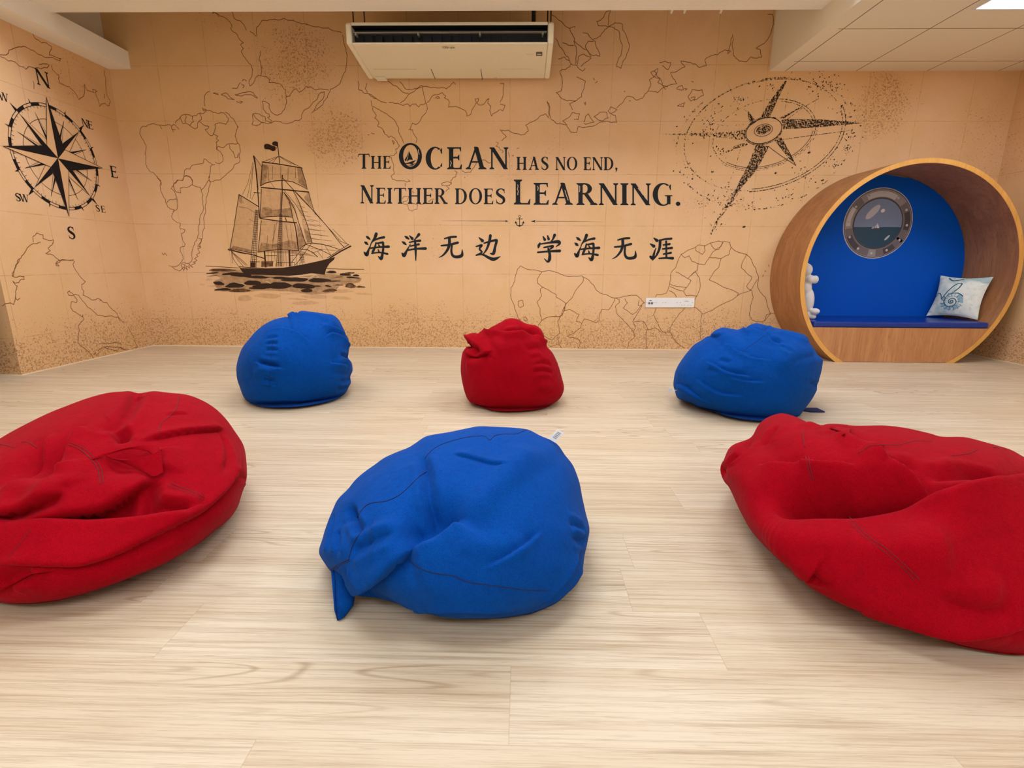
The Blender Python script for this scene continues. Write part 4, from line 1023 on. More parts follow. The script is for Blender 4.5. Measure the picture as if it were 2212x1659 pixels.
for sd in (0, 1):
    o_ = sd * (G + 1) ** 2
    for i in range(G):
        for j in range(G):
            k = o_ + i * (G + 1) + j; fs.append((k, k + 1, k + G + 2, k + G + 1) if sd else (k, k + G + 1, k + G + 2, k + 1))
b.add(vs, fs, pillow_mat()); b.build('pillow_cover', pil, smooth=True)
M_shell = flat('shell_blue_print', srgb(38, 82, 104), .8); M_shell2 = flat('shell_pale_print', srgb(140, 172, 184), .8)
b = MB()
def prib(pts, wd, mat, lift=.0012):
    c = catmull([(x, y, 0) for x, y in pts], 6); L_, R_ = [], []
    for i, p in enumerate(c):
        d_ = (c[min(i + 1, len(c) - 1)] - c[max(i - 1, 0)]).xy; d_ = d_.normalized() if d_.length else Vector((1, 0)); nn = Vector((-d_.y, d_.x)) * wd / 2
        L_.append(pillow_pt(p.x + nn.x, p.y + nn.y, 1, lift)); R_.append(pillow_pt(p.x - nn.x, p.y - nn.y, 1, lift))
    k = len(c); b.add(L_ + R_, [(i, i + 1, k + i + 1, k + i) for i in range(k - 1)], mat)
SX, SY = .45, .36
sp = [(SX + .235 * math.exp(-.16 * t) * math.cos(t + .6), SY + .24 * math.exp(-.16 * t) * math.sin(t + .6)) for t in [i * .35 for i in range(52)]]
for r0, r1 in ((.2, .12),):      # tinted band of the shell
    for i in range(18):
        a = .6 + i * .35; q_ = []
        for rr_, t in ((.225, a), (.225, a + .36), (.13, a + .36), (.13, a)): q_.append(pillow_pt(SX + rr_ * math.cos(t), SY + rr_ * math.sin(t), 1, .0006))
        b.add(q_, [(0, 1, 2, 3)], M_shell2)
prib(sp, .02, M_shell, .0014)
for t in [i * .42 for i in range(15)]:
    prib([(SX + .235 * math.cos(t), SY + .24 * math.sin(t)), (SX + .18 * math.cos(t + .12), SY + .18 * math.sin(t + .12)), (SX + .12 * math.cos(t), SY + .12 * math.sin(t))], .01, M_shell, .0012)
prib([(.22, .42), (.3, .6), (.42, .8), (.52, .82), (.5, .7), (.44, .6)], .024, M_shell, .0012)
prib([(.02, .46), (.08, .55), (.16, .52), (.22, .4)], .022, M_shell, .0012); prib([(.2, .96), (.3, .9), (.42, .92), (.5, .97)], .03, M_shell, .0012)
b.build('shell_print', pil, label='blue printed spiral seashell')

# ------------------------------------------------------------------ white plush bear
M_plush = fabric('white_plush', srgb(238, 236, 232), srgb(214, 210, 206), (1, 1, 1, 1)); M_eye = flat('plush_dark_eye', srgb(20, 18, 18), .25)
BY = 4.63; bx = hit(1757, 640, 1, BY).x
print('head', hit(1739,583,1,4.63), 'bear edge x', bx, 'nook inner x', NX - math.sqrt(NI ** 2 - (.5 - NZ) ** 2), NX - NI)
bear = thing('plush_bear', 'white plush toy bear sitting at the left end of the blue seat cushion', 'plush toy', (bx - .045, BY, ZC))
bm = bmesh.new()
def blob(x, y, z, r, sx=1, sy=1, sz=1):
    r_ = bmesh.ops.create_icosphere(bm, subdivisions=3, radius=r); bmesh.ops.scale(bm, vec=(sx, sy, sz), verts=r_['verts']); bmesh.ops.translate(bm, vec=(x, y, z), verts=r_['verts'])
cxb = bx - .045
blob(cxb - .015, BY, ZC + .15, .075, .85, 1, 1.75); hc = hit(1739, 583, 1, BY); blob(hc.x, BY - .01, hc.z, .058, .95, .95, 1)
h2 = hit(1741, 622, 1, BY); blob(h2.x - .012, BY, h2.z, .062, .9, 1, 1.3); h3 = hit(1745, 602, 1, BY); blob(h3.x - .02, BY - .01, h3.z, .04)
for sg in (-1, 1):
    blob(hc.x - .02, BY + .05 * sg, hc.z + .045, .02)           # ears
    blob(cxb + .07 * .5 + .0, BY + .075 * sg, ZC + .07, .032, 1.3, 1, .9)
az = hit(1760, 604, 1, BY - .05).z; ax = hit(1761, 604, 1, BY - .05).x
fz = ZC + .022; fx = hit(1756, 678, 1, BY - .06).x
blob(ax, BY - .05, az, .028, 1, 1, 1.3); blob(ax - .035, BY - .04, az + .0, .032, 1.3, 1, 1.2)
blob(fx, BY - .06, fz, .026, 1.25, 1, .85); blob(fx - .035, BY - .05, fz + .01, .03, 1.1, 1, 1); blob(fx - .01, BY + .07, fz + .003, .026, 1.25, 1, .9)
me = bpy.data.meshes.new('bear_body'); bm.to_mesh(me); bm.free(); me.materials.append(M_plush)
o = link('body', me, bear); rm = o.modifiers.new('r', 'REMESH'); rm.mode = 'VOXEL'; rm.voxel_size = .006; rm.use_smooth_shade = True
sm = o.modifiers.new('s', 'SMOOTH'); sm.iterations = 6; sm.factor = .6
b = MB()
def ball(b_, c, r_, mat, nn=10):
    vs = [];
    for i in range(nn + 1):
        for j in range(nn * 2): a_, t_ = math.pi * i / nn, math.pi * j / nn; vs.append((c[0] + r_ * math.sin(a_) * math.cos(t_), c[1] + r_ * math.sin(a_) * math.sin(t_), c[2] + r_ * math.cos(a_)))
    b_.add(vs, [(i * nn * 2 + j, i * nn * 2 + (j + 1) % (nn * 2), (i + 1) * nn * 2 + (j + 1) % (nn * 2), (i + 1) * nn * 2 + j) for i in range(nn) for j in range(nn * 2)], mat)
e_ = hit(1745.5, 582, 1, BY - .056)
ball(b, e_, .006, M_eye); b.build('eye', bear, smooth=True)

# ================================================================== AIR CONDITIONER
M_ac = flat('cream_ac_plastic', srgb(243, 238, 212), .45); M_ac2 = flat('cream_ac_end_plastic', srgb(246, 241, 216), .45); M_blk = flat('ac_dark_inside', srgb(14, 20, 30), .5); M_gr = flat('ac_grey_vane', srgb(150, 145, 135), .4)
M_rod = flat('dark_steel_rod', srgb(60, 50, 44), .5, .4); M_hose = flat('black_foam_hose', srgb(34, 36, 40), .8)
YA = 4.30
x0, x1 = hit(748, 97, 1, YA).x, hit(1196, 97, 1, YA).x
xb0, xb1 = hit(801, 174, 1, D).x, hit(1186, 176, 1, D).x
zt, zm, zb = hit(970, 47.5, 1, YA).z, hit(970, 95, 1, YA).z, hit(970, 175, 1, D).z
print('AC', x0, x1, xb0, xb1, zt, zm, zb)
X0, X1 = (x0 + xb0) / 2, (x1 + xb1) / 2
ac = thing('air_conditioner', 'cream ceiling-hung air conditioner with long dark slot in front of the map wall', 'air conditioner', ((X0 + X1) / 2, YA, zb))
def prism(b_, xa, xb, prof, mat):
    k = len(prof); vs = [(xa, y, z_) for y, z_ in prof] + [(xb, y, z_) for y, z_ in prof]
    b_.add(vs, [tuple(range(k)), tuple(range(k, 2 * k))[::-1]] + [(i, (i + 1) % k, k + (i + 1) % k, k + i) for i in range(k)], mat)
E = .045
zo0, zo1 = hit(970, 91, 1, YA).z, hit(970, 54.5, 1, YA).z      # slot
prof = [(YA, zm), (YA, zo0), (YA + .12, zo0), (YA + .12, zo1), (YA, zo1), (YA, zt), (YA + .05, zt + .012), (D - .03, zt + .012), (D - .03, zb + .04), (D - .06, zb), (D - .2, zb + .012)]
b = MB(); prism(b, X0 + E, X1 - E, prof, M_ac); b.build('casing', ac, bevel=.004)
cap = [(YA - .004, zm + .004), (YA - .004, zt - .01), (YA + .02, zt + .006), (YA + .06, zt + .014), (D - .03, zt + .014), (D - .03, zb + .04), (D - .06, zb - .004), (D - .2, zb + .008)]
for xa, xb in ((X0, X0 + E - .001), (X1 - E + .001, X1)):
    b = MB(); prism(b, xa, xb, cap, M_ac2); b.build('end_cap', ac, bevel=.012)
b = MB(); b.box(X0 + E + .001, X1 - E - .001, YA + .075, YA + .1195, zo0 + .001, zo1 - .001, M_blk); 
b.box(X0 + E + .001, X1 - E - .001, YA + .002, YA + .075, zo0 - .0005, zo0 + .002, M_blk); b.box(X0 + E + .001, X1 - E - .001, YA + .002, YA + .075, zo1 - .002, zo1 + .0005, M_blk)
b.build('air_slot', ac, label='dark air outlet slot')
zv = hit(970, 68.5, 1, YA).z
b = MB(); b.box(X0 + E + .008, X1 - E - .008, YA + .004, YA + .03, zv - .003, zv + .003, M_gr)
for f in (.02, .34, .655, .975):
    xx = X0 + E + (X1 - X0 - 2 * E) * f; b.box(xx - .006, xx + .006, YA + .002, YA + .05, zv - .022, zv + .002, M_gr)
b.build('vane', ac, label='long grey horizontal air vane', bevel=.001)
for i in range(19):
    xx = X0 + E + .07 + i * (X1 - X0 - .22) / 18
    b = MB(); b.box(xx, xx + .003, YA + .03, YA + .074, zo0 + .004, zv - .006, M_hose); b.build('fin', ac)
# seams on the underside
def under(px_, py_, lift=.0012):
    d_ = ray(px_, py_); n_ = Vector((0, zm - (zb + .012), (D - .2) - YA)).normalized(); p0 = Vector((0, YA, zm))
    t = (p0 - CAM).dot(n_) / d_.dot(n_); p = CAM + d_ * t
    return p - n_ * lift
def uline(a_, c_, wd):
    p, q_ = under(*a_), under(*c_); d_ = (q_ - p).normalized(); n_ = Vector((0, zm - zb - .012, D - .2 - YA)).normalized(); sx = d_.cross(n_) * wd / 2
    b = MB(); b.add([p - sx, q_ - sx, q_ + sx, p + sx], [(0, 1, 2, 3)], M_rod); b.build('panel_seam', ac)
uline((931, 149), (940.5, 171), .005); uline((1038.5, 149), (1042, 172), .005); uline((806, 149.3), (900, 149.6), .0022); uline((1080, 149), (1150, 148.5), .0018); uline((1067, 168), (1074, 167.5), .004)
uline((1136, 116.5), (1153, 117), .0018)
b = MB(); q4 = [under(x, y, .0015) for x, y in ((1158, 112), (1171.5, 112), (1171.5, 120.5), (1158, 120.5))]; b.add(q4, [(0, 1, 2, 3)], flat('grey_sticker', srgb(96, 88, 76), .5))
q4 = [under(x, y, .003) for x, y in ((1160.5, 115.6), (1169.5, 115.6), (1169.5, 117.4), (1160.5, 117.4))]; b.add(q4, [(0, 1, 2, 3)], M_ac)
b.build('sticker', ac, label='small grey rectangular sticker')
b = MB(); M_lg = flat('dark_badge_print', srgb(70, 62, 52), .5)
LO = dict(T=[((0, 1), (.8, 1)), ((.4, 1), (.4, 0))], O=[((.05, 0), (.05, 1)), ((.75, 0), (.75, 1)), ((.05, 1), (.75, 1)), ((.05, 0), (.75, 0))],
          S=[((.75, 1), (.05, 1)), ((.05, 1), (.05, .5)), ((.05, .5), (.75, .5)), ((.75, .5), (.75, 0)), ((.75, 0), (.05, 0))], H=[((.05, 0), (.05, 1)), ((.75, 0), (.75, 1)), ((.05, .5), (.75, .5))],
          I=[((.4, 0), (.4, 1))], B=[((.05, 0), (.05, 1)), ((.05, 1), (.65, 1)), ((.05, .5), (.7, .5)), ((.05, 0), (.75, 0)), ((.7, 1), (.7, .5)), ((.75, .5), (.75, 0))], A=[((0, 0), (.4, 1)), ((.4, 1), (.8, 0)), ((.15, .35), (.65, .35))])
for i, ch in enumerate('TOSHIBA'):
    for (ax_, ay_), (cx_, cy_) in LO[ch]:
        f = lambda u, v: under(954.5 + (i + u) * 4.1, 104.2 - v * 3.6, .0016)
        p, q_ = f(ax_, ay_), f(cx_, cy_); d_ = (q_ - p).normalized(); n_ = Vector((0, zm - zb - .012, D - .2 - YA)).normalized(); sx = d_.cross(n_) * .0013
        b.add([p - sx, q_ - sx, q_ + sx, p + sx], [(0, 1, 2, 3)], M_lg)
b.build('badge', ac, label='small dark maker name on the panel')
for px_ in (763, 787, 1183, 1190):
    p = hit(px_, 40, 1, 4.4); b = MB(); b.tube([(p.x, 4.4, zt), (p.x, 4.4, ZTOP)], .005, M_rod, 6); b.build('hanger_rod', ac)
b = MB(); p = hit(1153, 40, 1, 4.5); b.tube([(p.x, 4.5, zt), (p.x - .002, 4.5, 2.8), (p.x - .01, 4.52, ZTOP)], .016, M_hose, 10); b.build('hose', ac, smooth=True, label='black pipe rising from the unit')
b = MB(); p0 = hit(815, 173, 1, D - .05); b.box(p0.x, hit(836, 173, 1, D - .05).x, D - .1, D - .04, zb - .012, zb, M_ac); b.build('drain_cover', ac)

# ------------------------------------------------------------------ sockets on the wall
M_sock = flat('white_socket_plastic', srgb(238, 236, 232), .35); M_slot = flat('socket_dark_slot', srgb(90, 88, 90), .5)
def plate(xa, xb, name, label, cat, kind):
    p = hit(xa + .4, 643.2, 1, D); q_ = hit(xb - .4, 664.0, 1, D); t = thing(name, label, cat, ((p.x + q_.x) / 2, D, q_.z), 'white electric plates low on the map wall')
    b = MB(); b.box(p.x, q_.x, D - .011, D - .001, q_.z, p.z, M_sock); b.build('face_plate', t, bevel=.003)
    w_, h_ = q_.x - p.x, p.z - q_.z; cx_, cz_ = (p.x + q_.x) / 2, (p.z + q_.z) / 2
    for sx in (-1, 1):
        b = MB(); b.tube([(cx_ + sx * w_ * .38, D - .0125, cz_), (cx_ + sx * w_ * .38, D - .010, cz_)], .003, M_slot, 8); b.build('screw', t)
    if kind == 'tv':
        b = MB(); b.tube([(cx_ - .012, D - .02, cz_ - .004), (cx_ - .012, D - .01, cz_ - .004)], .009, M_slot, 12); b.tube([(cx_ + .014, D - .02, cz_ - .004), (cx_ + .014, D - .01, cz_ - .004)], .009, M_slot, 12)
        b.box(cx_ - .012, cx_ + .012, D - .0125, D - .0105, cz_ + .016, cz_ + .022, M_slot); b.build('connector', t)
    if kind == 'double':
        for sx in (-1, 1):
            for k_ in (-1, 1): b = MB(); b.box(cx_ + sx * w_ * .2 + k_ * .011 - .003, cx_ + sx * w_ * .2 + k_ * .011 + .003, D - .0125, D - .0105, cz_ - .026, cz_ - .022, M_slot); b.build('socket_slot', t)
        b = MB(); b.box(cx_ - .02, cx_ + .02, D - .0125, D - .0105, cz_ + .012, cz_ + .015, M_slot); b.build('name_strip', t)
plate(1394.8, 1413.9, 'wall_socket', 'square white wall socket with two round connectors, leftmost of the four plates', 'wall socket', 'tv')
plate(1413.9, 1433.3, 'blank_plate', 'square blank white wall plate between the connector socket and the wide blank plate', 'wall plate', '')
plate(1433.3, 1465.4, 'blank_plate', 'wide blank white wall plate beside the double power socket', 'wall plate', '')
plate(1465.4, 1498.7, 'wall_socket', 'wide white double power socket, rightmost of the four plates', 'wall socket', 'double')

# white hooks behind the beam
for px_, nm in ((1452, 'leftmost'), (1480, 'middle'), (1558, 'rightmost')):
    a_ = hit(px_ + 3, 20, 1, 4.2); c_ = hit(px_ - 3, 29, 1, 4.26)
    b = MB(); b.tube([(a_.x, 4.178, a_.z + .06), (a_.x, 4.19, a_.z + .02), (c_.x, 4.25, c_.z)], .009, M_sock, 10)
    o = b.build('ceiling_hook', None, smooth=True); tag(o, 'small white hook hanging behind the cross beam, %s of three' % nm, 'hook', 'white hooks behind the beam')

# ================================================================== BEAN BAGS
M_red = fabric('red_twill', srgb(176, 2, 24), srgb(134, 0, 14), (1, .25, .3, 1))
M_redd = flat('dark_red_thread', srgb(110, 0, 14), .9)
M_blu = fabric('blue_twill', srgb(2, 80, 168), srgb(1, 56, 132), (.3, .5, 1, 1))
M_blud = flat('dark_blue_thread', srgb(4, 26, 78), .9)
M_navy = flat('navy_strap', srgb(22, 32, 84), .8)
M_tagw = flat('white_care_tag', srgb(232, 234, 232), .6)

def ico(sub):
    bm = bmesh.new(); bmesh.ops.create_icosphere(bm, subdivisions=sub, radius=1.0)
    v = np.array([x.co[:] for x in bm.verts]); f = [tuple(q.index for q in t.verts) for t in bm.faces]; bm.free(); return v, f
ICO = {}
def npproj(V):
    c = np.array(CAM); F, R, U = np.array(fwd), np.array(rgt), np.array(upv)
    q_ = V - c; zz = q_ @ F
    return W / 2 + FPX * (q_ @ R) / zz, H / 2 - FPX * (q_ @ U) / zz
def smooth_noise(V, sc, seed, octs=3):
    rs = np.random.RandomState(seed); out = np.zeros(len(V)); amp = 1
    for o_ in range(octs):
        for _ in range(5):
            d_ = rs.randn(3); d_ /= np.linalg.norm(d_); out += amp * np.sin(V @ d_ * sc * (1 + .4 * rs.rand()) + rs.rand() * 6.28 + 1.2 * np.sin(V @ rs.randn(3) * sc * .5))
        sc *= 1.9; amp *= .5
    return out / 5

def make_bag(name, label, mat, thread, crop, cen, outline, prop, folds, seams, sub=7, p_=1.6, rough=.004, group='bean bags on the floor', zlow=.012):
    ox, oy, sc = crop
    P2 = lambda pts: [(ox + x / sc, oy + y / sc) for x, y in pts]
    parse = lambda t: [tuple(map(float, a.split(','))) for a in t.split()]
    if sub not in ICO: ICO[sub] = ico(sub)
    U0, faces = ICO[sub]
    out = [tuple(p)[:2] for p in catmull([(a, c, 0) for a, c in P2(parse(outline))], 3, True)]
    (cx, cy), = P2([cen])
    # target radius by angle
    th = np.linspace(-np.pi, np.pi, 361)[:-1]; T = np.zeros(360)
    o2 = np.array(out) - np.array([cx, cy]); nx = np.roll(o2, -1, 0)
    for i, t in enumerate(th):
        d_ = np.array([np.cos(t), np.sin(t)]); e = nx - o2
        den = d_[0] * e[:, 1] - d_[1] * e[:, 0]; den[np.abs(den) < 1e-9] = 1e-9
        s_ = (o2[:, 0] * e[:, 1] - o2[:, 1] * e[:, 0]) / den; u_ = (o2[:, 0] * d_[1] - o2[:, 1] * d_[0]) / den
        ok = (s_ > 0) & (u_ >= -1e-6) & (u_ <= 1 + 1e-6); T[i] = s_[ok].max() if ok.any() else 50
    rv = np.array(ray(cx, cy)); rv /= np.linalg.norm(rv)
    hw = (max(o2[:, 0]) - min(o2[:, 0])) / 2
    def shape(dist):
        C = np.array(CAM) + rv * dist
        s = hw * dist / FPX
        V = U0.copy(); V[:, 2] = np.where(V[:, 2] < 0, -np.abs(V[:, 2]) ** .8, V[:, 2])
        V = V * np.array([1, prop[0], prop[1]]) * s + C
        for it in range(9):
            x, y = npproj(V); dx, dy = x - cx, y - cy; rho = np.hypot(dx, dy); a = np.arctan2(dy, dx)
            b_ = ((a + np.pi) / (2 * np.pi) * 360).astype(int) % 360
            S = np.zeros(360); np.maximum.at(S, b_, rho)
            Sm = S.copy()
            for _q in range(2): Sm = np.maximum(Sm, .5 * (np.roll(Sm, 1) + np.roll(Sm, -1)))
            k = T / np.maximum(Sm, 1); ks = sum(np.roll(k, q_) * w_ for q_, w_ in zip(range(-4, 5), (1, 2, 3, 4, 5, 4, 3, 2, 1))) / 25.0
            ai = (a + np.pi) / (2 * np.pi) * 360; i0 = np.floor(ai).astype(int) % 360; fr = ai - np.floor(ai)
            kk = ks[i0] * (1 - fr) + ks[(i0 + 1) % 360] * fr; SS = Sm[i0] * (1 - fr) + Sm[(i0 + 1) % 360] * fr
            wgt = np.clip(rho / np.maximum(SS, 1), 0, 1) ** p_
            ke = 1 + (kk - 1) * wgt * .9
            q_ = V - C; par = (q_ @ rv)[:, None] * rv; V = C + par + (q_ - par) * ke[:, None]
            bot = V[:, 2] < zlow
            front = ((C - V) @ rv) > -0.35 * s
            sl = bot & front
            t_ = (zlow - CAM.z) / np.minimum(V[:, 2] - CAM.z, -.05)
            V[sl] = np.array(CAM) + (V[sl] - np.array(CAM)) * t_[sl][:, None]
            V[bot & ~front, 2] = zlow
            sx, sy = npproj(V)
        return V, C, s
    # find the distance where the lowest silhouette point just meets the floor
    def low(dist):
        C = np.array(CAM) + rv * dist; s = hw * dist / FPX
        # bottom outline ray against floor
        yb = max(out, key=lambda p: p[1]); g = hit(yb[0], yb[1], 2, 0.0)
        gd = (np.array(g) - np.array(CAM))[:2]; return np.linalg.norm(gd), s, C
    gdist, _, _ = low(1.0)
    # centre lies behind the front contact by its depth radius
    dist = 1.0
    for _ in range(30):
        s = hw * dist / FPX; hd = gdist + s * prop[0] * .72
        dist = dist * .5 + .5 * hd / math.hypot(rv[0], rv[1])
    V, C, s = shape(dist)
    print(name, 'dist %.2f s %.3f C %s zmax %.3f' % (dist, s, np.round(C, 3), V[:, 2].max()))
    me = bpy.data.meshes.new(name); me.from_pydata(V.tolist(), [], faces); me.update()
    # cast helper
    def caster(VV):
        return BVHTree.FromPolygons([tuple(p) for p in VV], faces, all_triangles=True)
    tree = caster(V)
    def cast(px_, py_, tr=None):
        tr = tr or tree
        for k in range(40):
            d_ = ray(px_, py_).normalized(); h_ = tr.ray_cast(CAM, d_)
            if h_[0] is not None: return h_[0], h_[1]
            px_ += (cx - px_) * .03; py_ += (cy - py_) * .03
        return Vector(C), Vector((0, 0, 1))
    NN = np.zeros(len(V) * 3); me.vertices.foreach_get('normal', NN) if False else None
    NN = np.array([v_.normal[:] for v_ in me.vertices])
    low_w = np.clip((V[:, 2] - zlow - .004) / .03, 0, 1)
    disp = np.zeros(len(V)); shift = np.zeros((len(V), 3))
    su, sr = np.array(upv), np.array(rgt)
    for kind, amp, wd, side, t in folds:
        amp *= {'lip': 1.45, 'dent': 1.5, 'crease': 1.5, 'ridge': 1.3}[kind]
        pts2 = P2(parse(t))
        if kind == 'dent':
            p, nn = cast(*pts2[0]); d2 = ((V - np.array(p)) ** 2).sum(1); disp += -amp * np.exp(-d2 / wd ** 2); continue
        c2 = catmull([(a, c, 0) for a, c in pts2], 5) if len(pts2) > 2 else [Vector((pts2[0][0] * (1 - f) + pts2[1][0] * f, pts2[0][1] * (1 - f) + pts2[1][1] * f, 0)) for f in [i / 6 for i in range(7)]]
        cs = [cast(p.x, p.y) for p in c2]
        P3 = np.array([c[0][:] for c in cs]); N3 = np.array([c[1][:] for c in cs])
        seg = P3[1:] - P3[:-1]; ln = np.linalg.norm(seg, axis=1); cum = np.concatenate([[0], np.cumsum(ln)]); tot = max(cum[-1], 1e-6)
        best = np.full(len(V), 1e9); sg = np.zeros(len(V)); tt = np.zeros(len(V)); bnv = np.zeros((len(V), 3))
        rad = wd * 5
        lo, hi = P3.min(0) - rad, P3.max(0) + rad
        idx = np.where(((V >= lo) & (V <= hi)).all(1))[0]; Q = V[idx]
        hint = {'u': su, 'd': -su, 'l': -sr, 'r': sr}.get(side, su)
        mid = len(seg) // 2
        bt = np.array([np.cross(N3[i], seg[i] / max(ln[i], 1e-9)) for i in range(len(seg))]); flip = 1.0 if (bt.sum(0) @ hint) > 0 else -1.0
        bB = np.full(len(idx), 1e9); sB = np.zeros(len(idx)); tB = np.zeros(len(idx)); vB = np.zeros((len(idx), 3))
        for i in range(len(seg)):
            if ln[i] < 1e-7: continue
            d_ = seg[i] / ln[i]; w_ = Q - P3[i]; t_ = np.clip(w_ @ d_, 0, ln[i]); cl_ = w_ - t_[:, None] * d_
            dd = np.linalg.norm(cl_, axis=1); m_ = dd < bB
            bB[m_] = dd[m_]; tB[m_] = (cum[i] + t_[m_]) / tot; v_ = bt[i] * flip; sB[m_] = (cl_[m_] @ v_); vB[m_] = v_
        tap = np.clip(np.minimum(tB, 1 - tB) / .22, 0, 1); tap = tap * tap * (3 - 2 * tap)
        x = np.where(sB >= 0, bB, -bB)
        if kind == 'lip':
            dl = .004 + wd * .05
            f = np.where(x >= 0, np.exp(-np.abs(x) / wd) * np.tanh(np.abs(x) / dl + .25), -.8 * np.exp(-np.abs(x) / (wd * .7)) * np.tanh(np.abs(x) / dl + .0))
            disp[idx] += amp * f * tap
            shift[idx] += -vB * (amp * .32 * np.exp(-np.abs(x) / (wd * .6)) * (x > -.002) * tap)[:, None]
        elif kind == 'ridge': disp[idx] += amp * np.exp(-(x / wd) ** 2) * tap
        elif kind == 'crease':
            disp[idx] += tap * amp * (-np.exp(-(np.abs(x) / wd) ** 1.2) + .45 * np.exp(-((np.abs(x) - 2 * wd) / wd) ** 2))
    nz = smooth_noise(V, 16 / max(s, .2) * .35, abs(hash(label)) % 1 + len(label), 3) * rough
    V2 = V + NN * ((disp + nz) * low_w)[:, None] + shift * low_w[:, None]
    V2[:, 2] = np.maximum(V2[:, 2], .003)
    me.vertices.foreach_set('co', V2.ravel()); me.polygons.foreach_set('use_smooth', [True] * len(faces)); me.materials.append(mat); me.update()
    base = (float(C[0]), float(C[1]), 0.0)
    root = thing('bean_bag', label, 'bean bag', base, group)
    link('bag_cover', me, root)
    tree2 = caster(V2)
    c2_ = lambda px_, py_: cast(px_, py_, tree2)
    for t, r in seams:
        pts2 = P2(parse(t)); c3 = catmull([(a, c, 0) for a, c in pts2], 5)
        pp_ = []
        for p in c3:
            h_, nn = c2_(p.x, p.y); pp_.append(h_ + nn * r * .1)
        sb = MB(); sb.tube(pp_, r, thread, 5); so = sb.build('seam', root, smooth=True)
    return root, (lambda x, y: c2_(ox + x / sc, oy + y / sc)), (lambda x, y: (ox + x / sc, oy + y / sc)), C

def slab(name, parent, pts, nrm, th, mat, label=None, crease=None):
    b = MB(); k = len(pts); nrm = Vector(nrm).normalized()
    c_ = sum((Vector(p) for p in pts), Vector()) / k
    vs = [Vector(p) for p in pts] + [Vector(p) - nrm * th for p in pts] + [c_ + nrm * th * .6, c_ - nrm * th * 1.3]
    b.add(vs, [(i, (i + 1) % k, 2 * k) for i in range(k)] + [(k + (i + 1) % k, k + i, 2 * k + 1) for i in range(k)] + [(i, k + i, k + (i + 1) % k, (i + 1) % k) for i in range(k)], mat)
    return b.build(name, parent, smooth=True, label=label)
def band(name, parent, A_, B_, th, mat, label=None):
    """strap between two edge polylines"""
    A_ = catmull(A_, 6); B_ = catmull(B_, 6); k = min(len(A_), len(B_)); b = MB(); vs = []
    for i in range(k):
        d_ = (A_[min(i + 1, k - 1)] - A_[max(i - 1, 0)]); nn = d_.cross(B_[i] - A_[i]); nn = nn.normalized() if nn.length > 1e-9 else Vector((0, 0, 1))
        vs += [A_[i], B_[i], B_[i] + nn * th, A_[i] + nn * th]
    fs = [(0, 1, 2, 3), tuple((k - 1) * 4 + j for j in (3, 2, 1, 0))]
    for i in range(k - 1):
        for j in range(4): fs.append((i * 4 + j, i * 4 + (j + 1) % 4, (i + 1) * 4 + (j + 1) % 4, (i + 1) * 4 + j))
    b.add(vs, fs, mat); return b.build(name, parent, label=label)

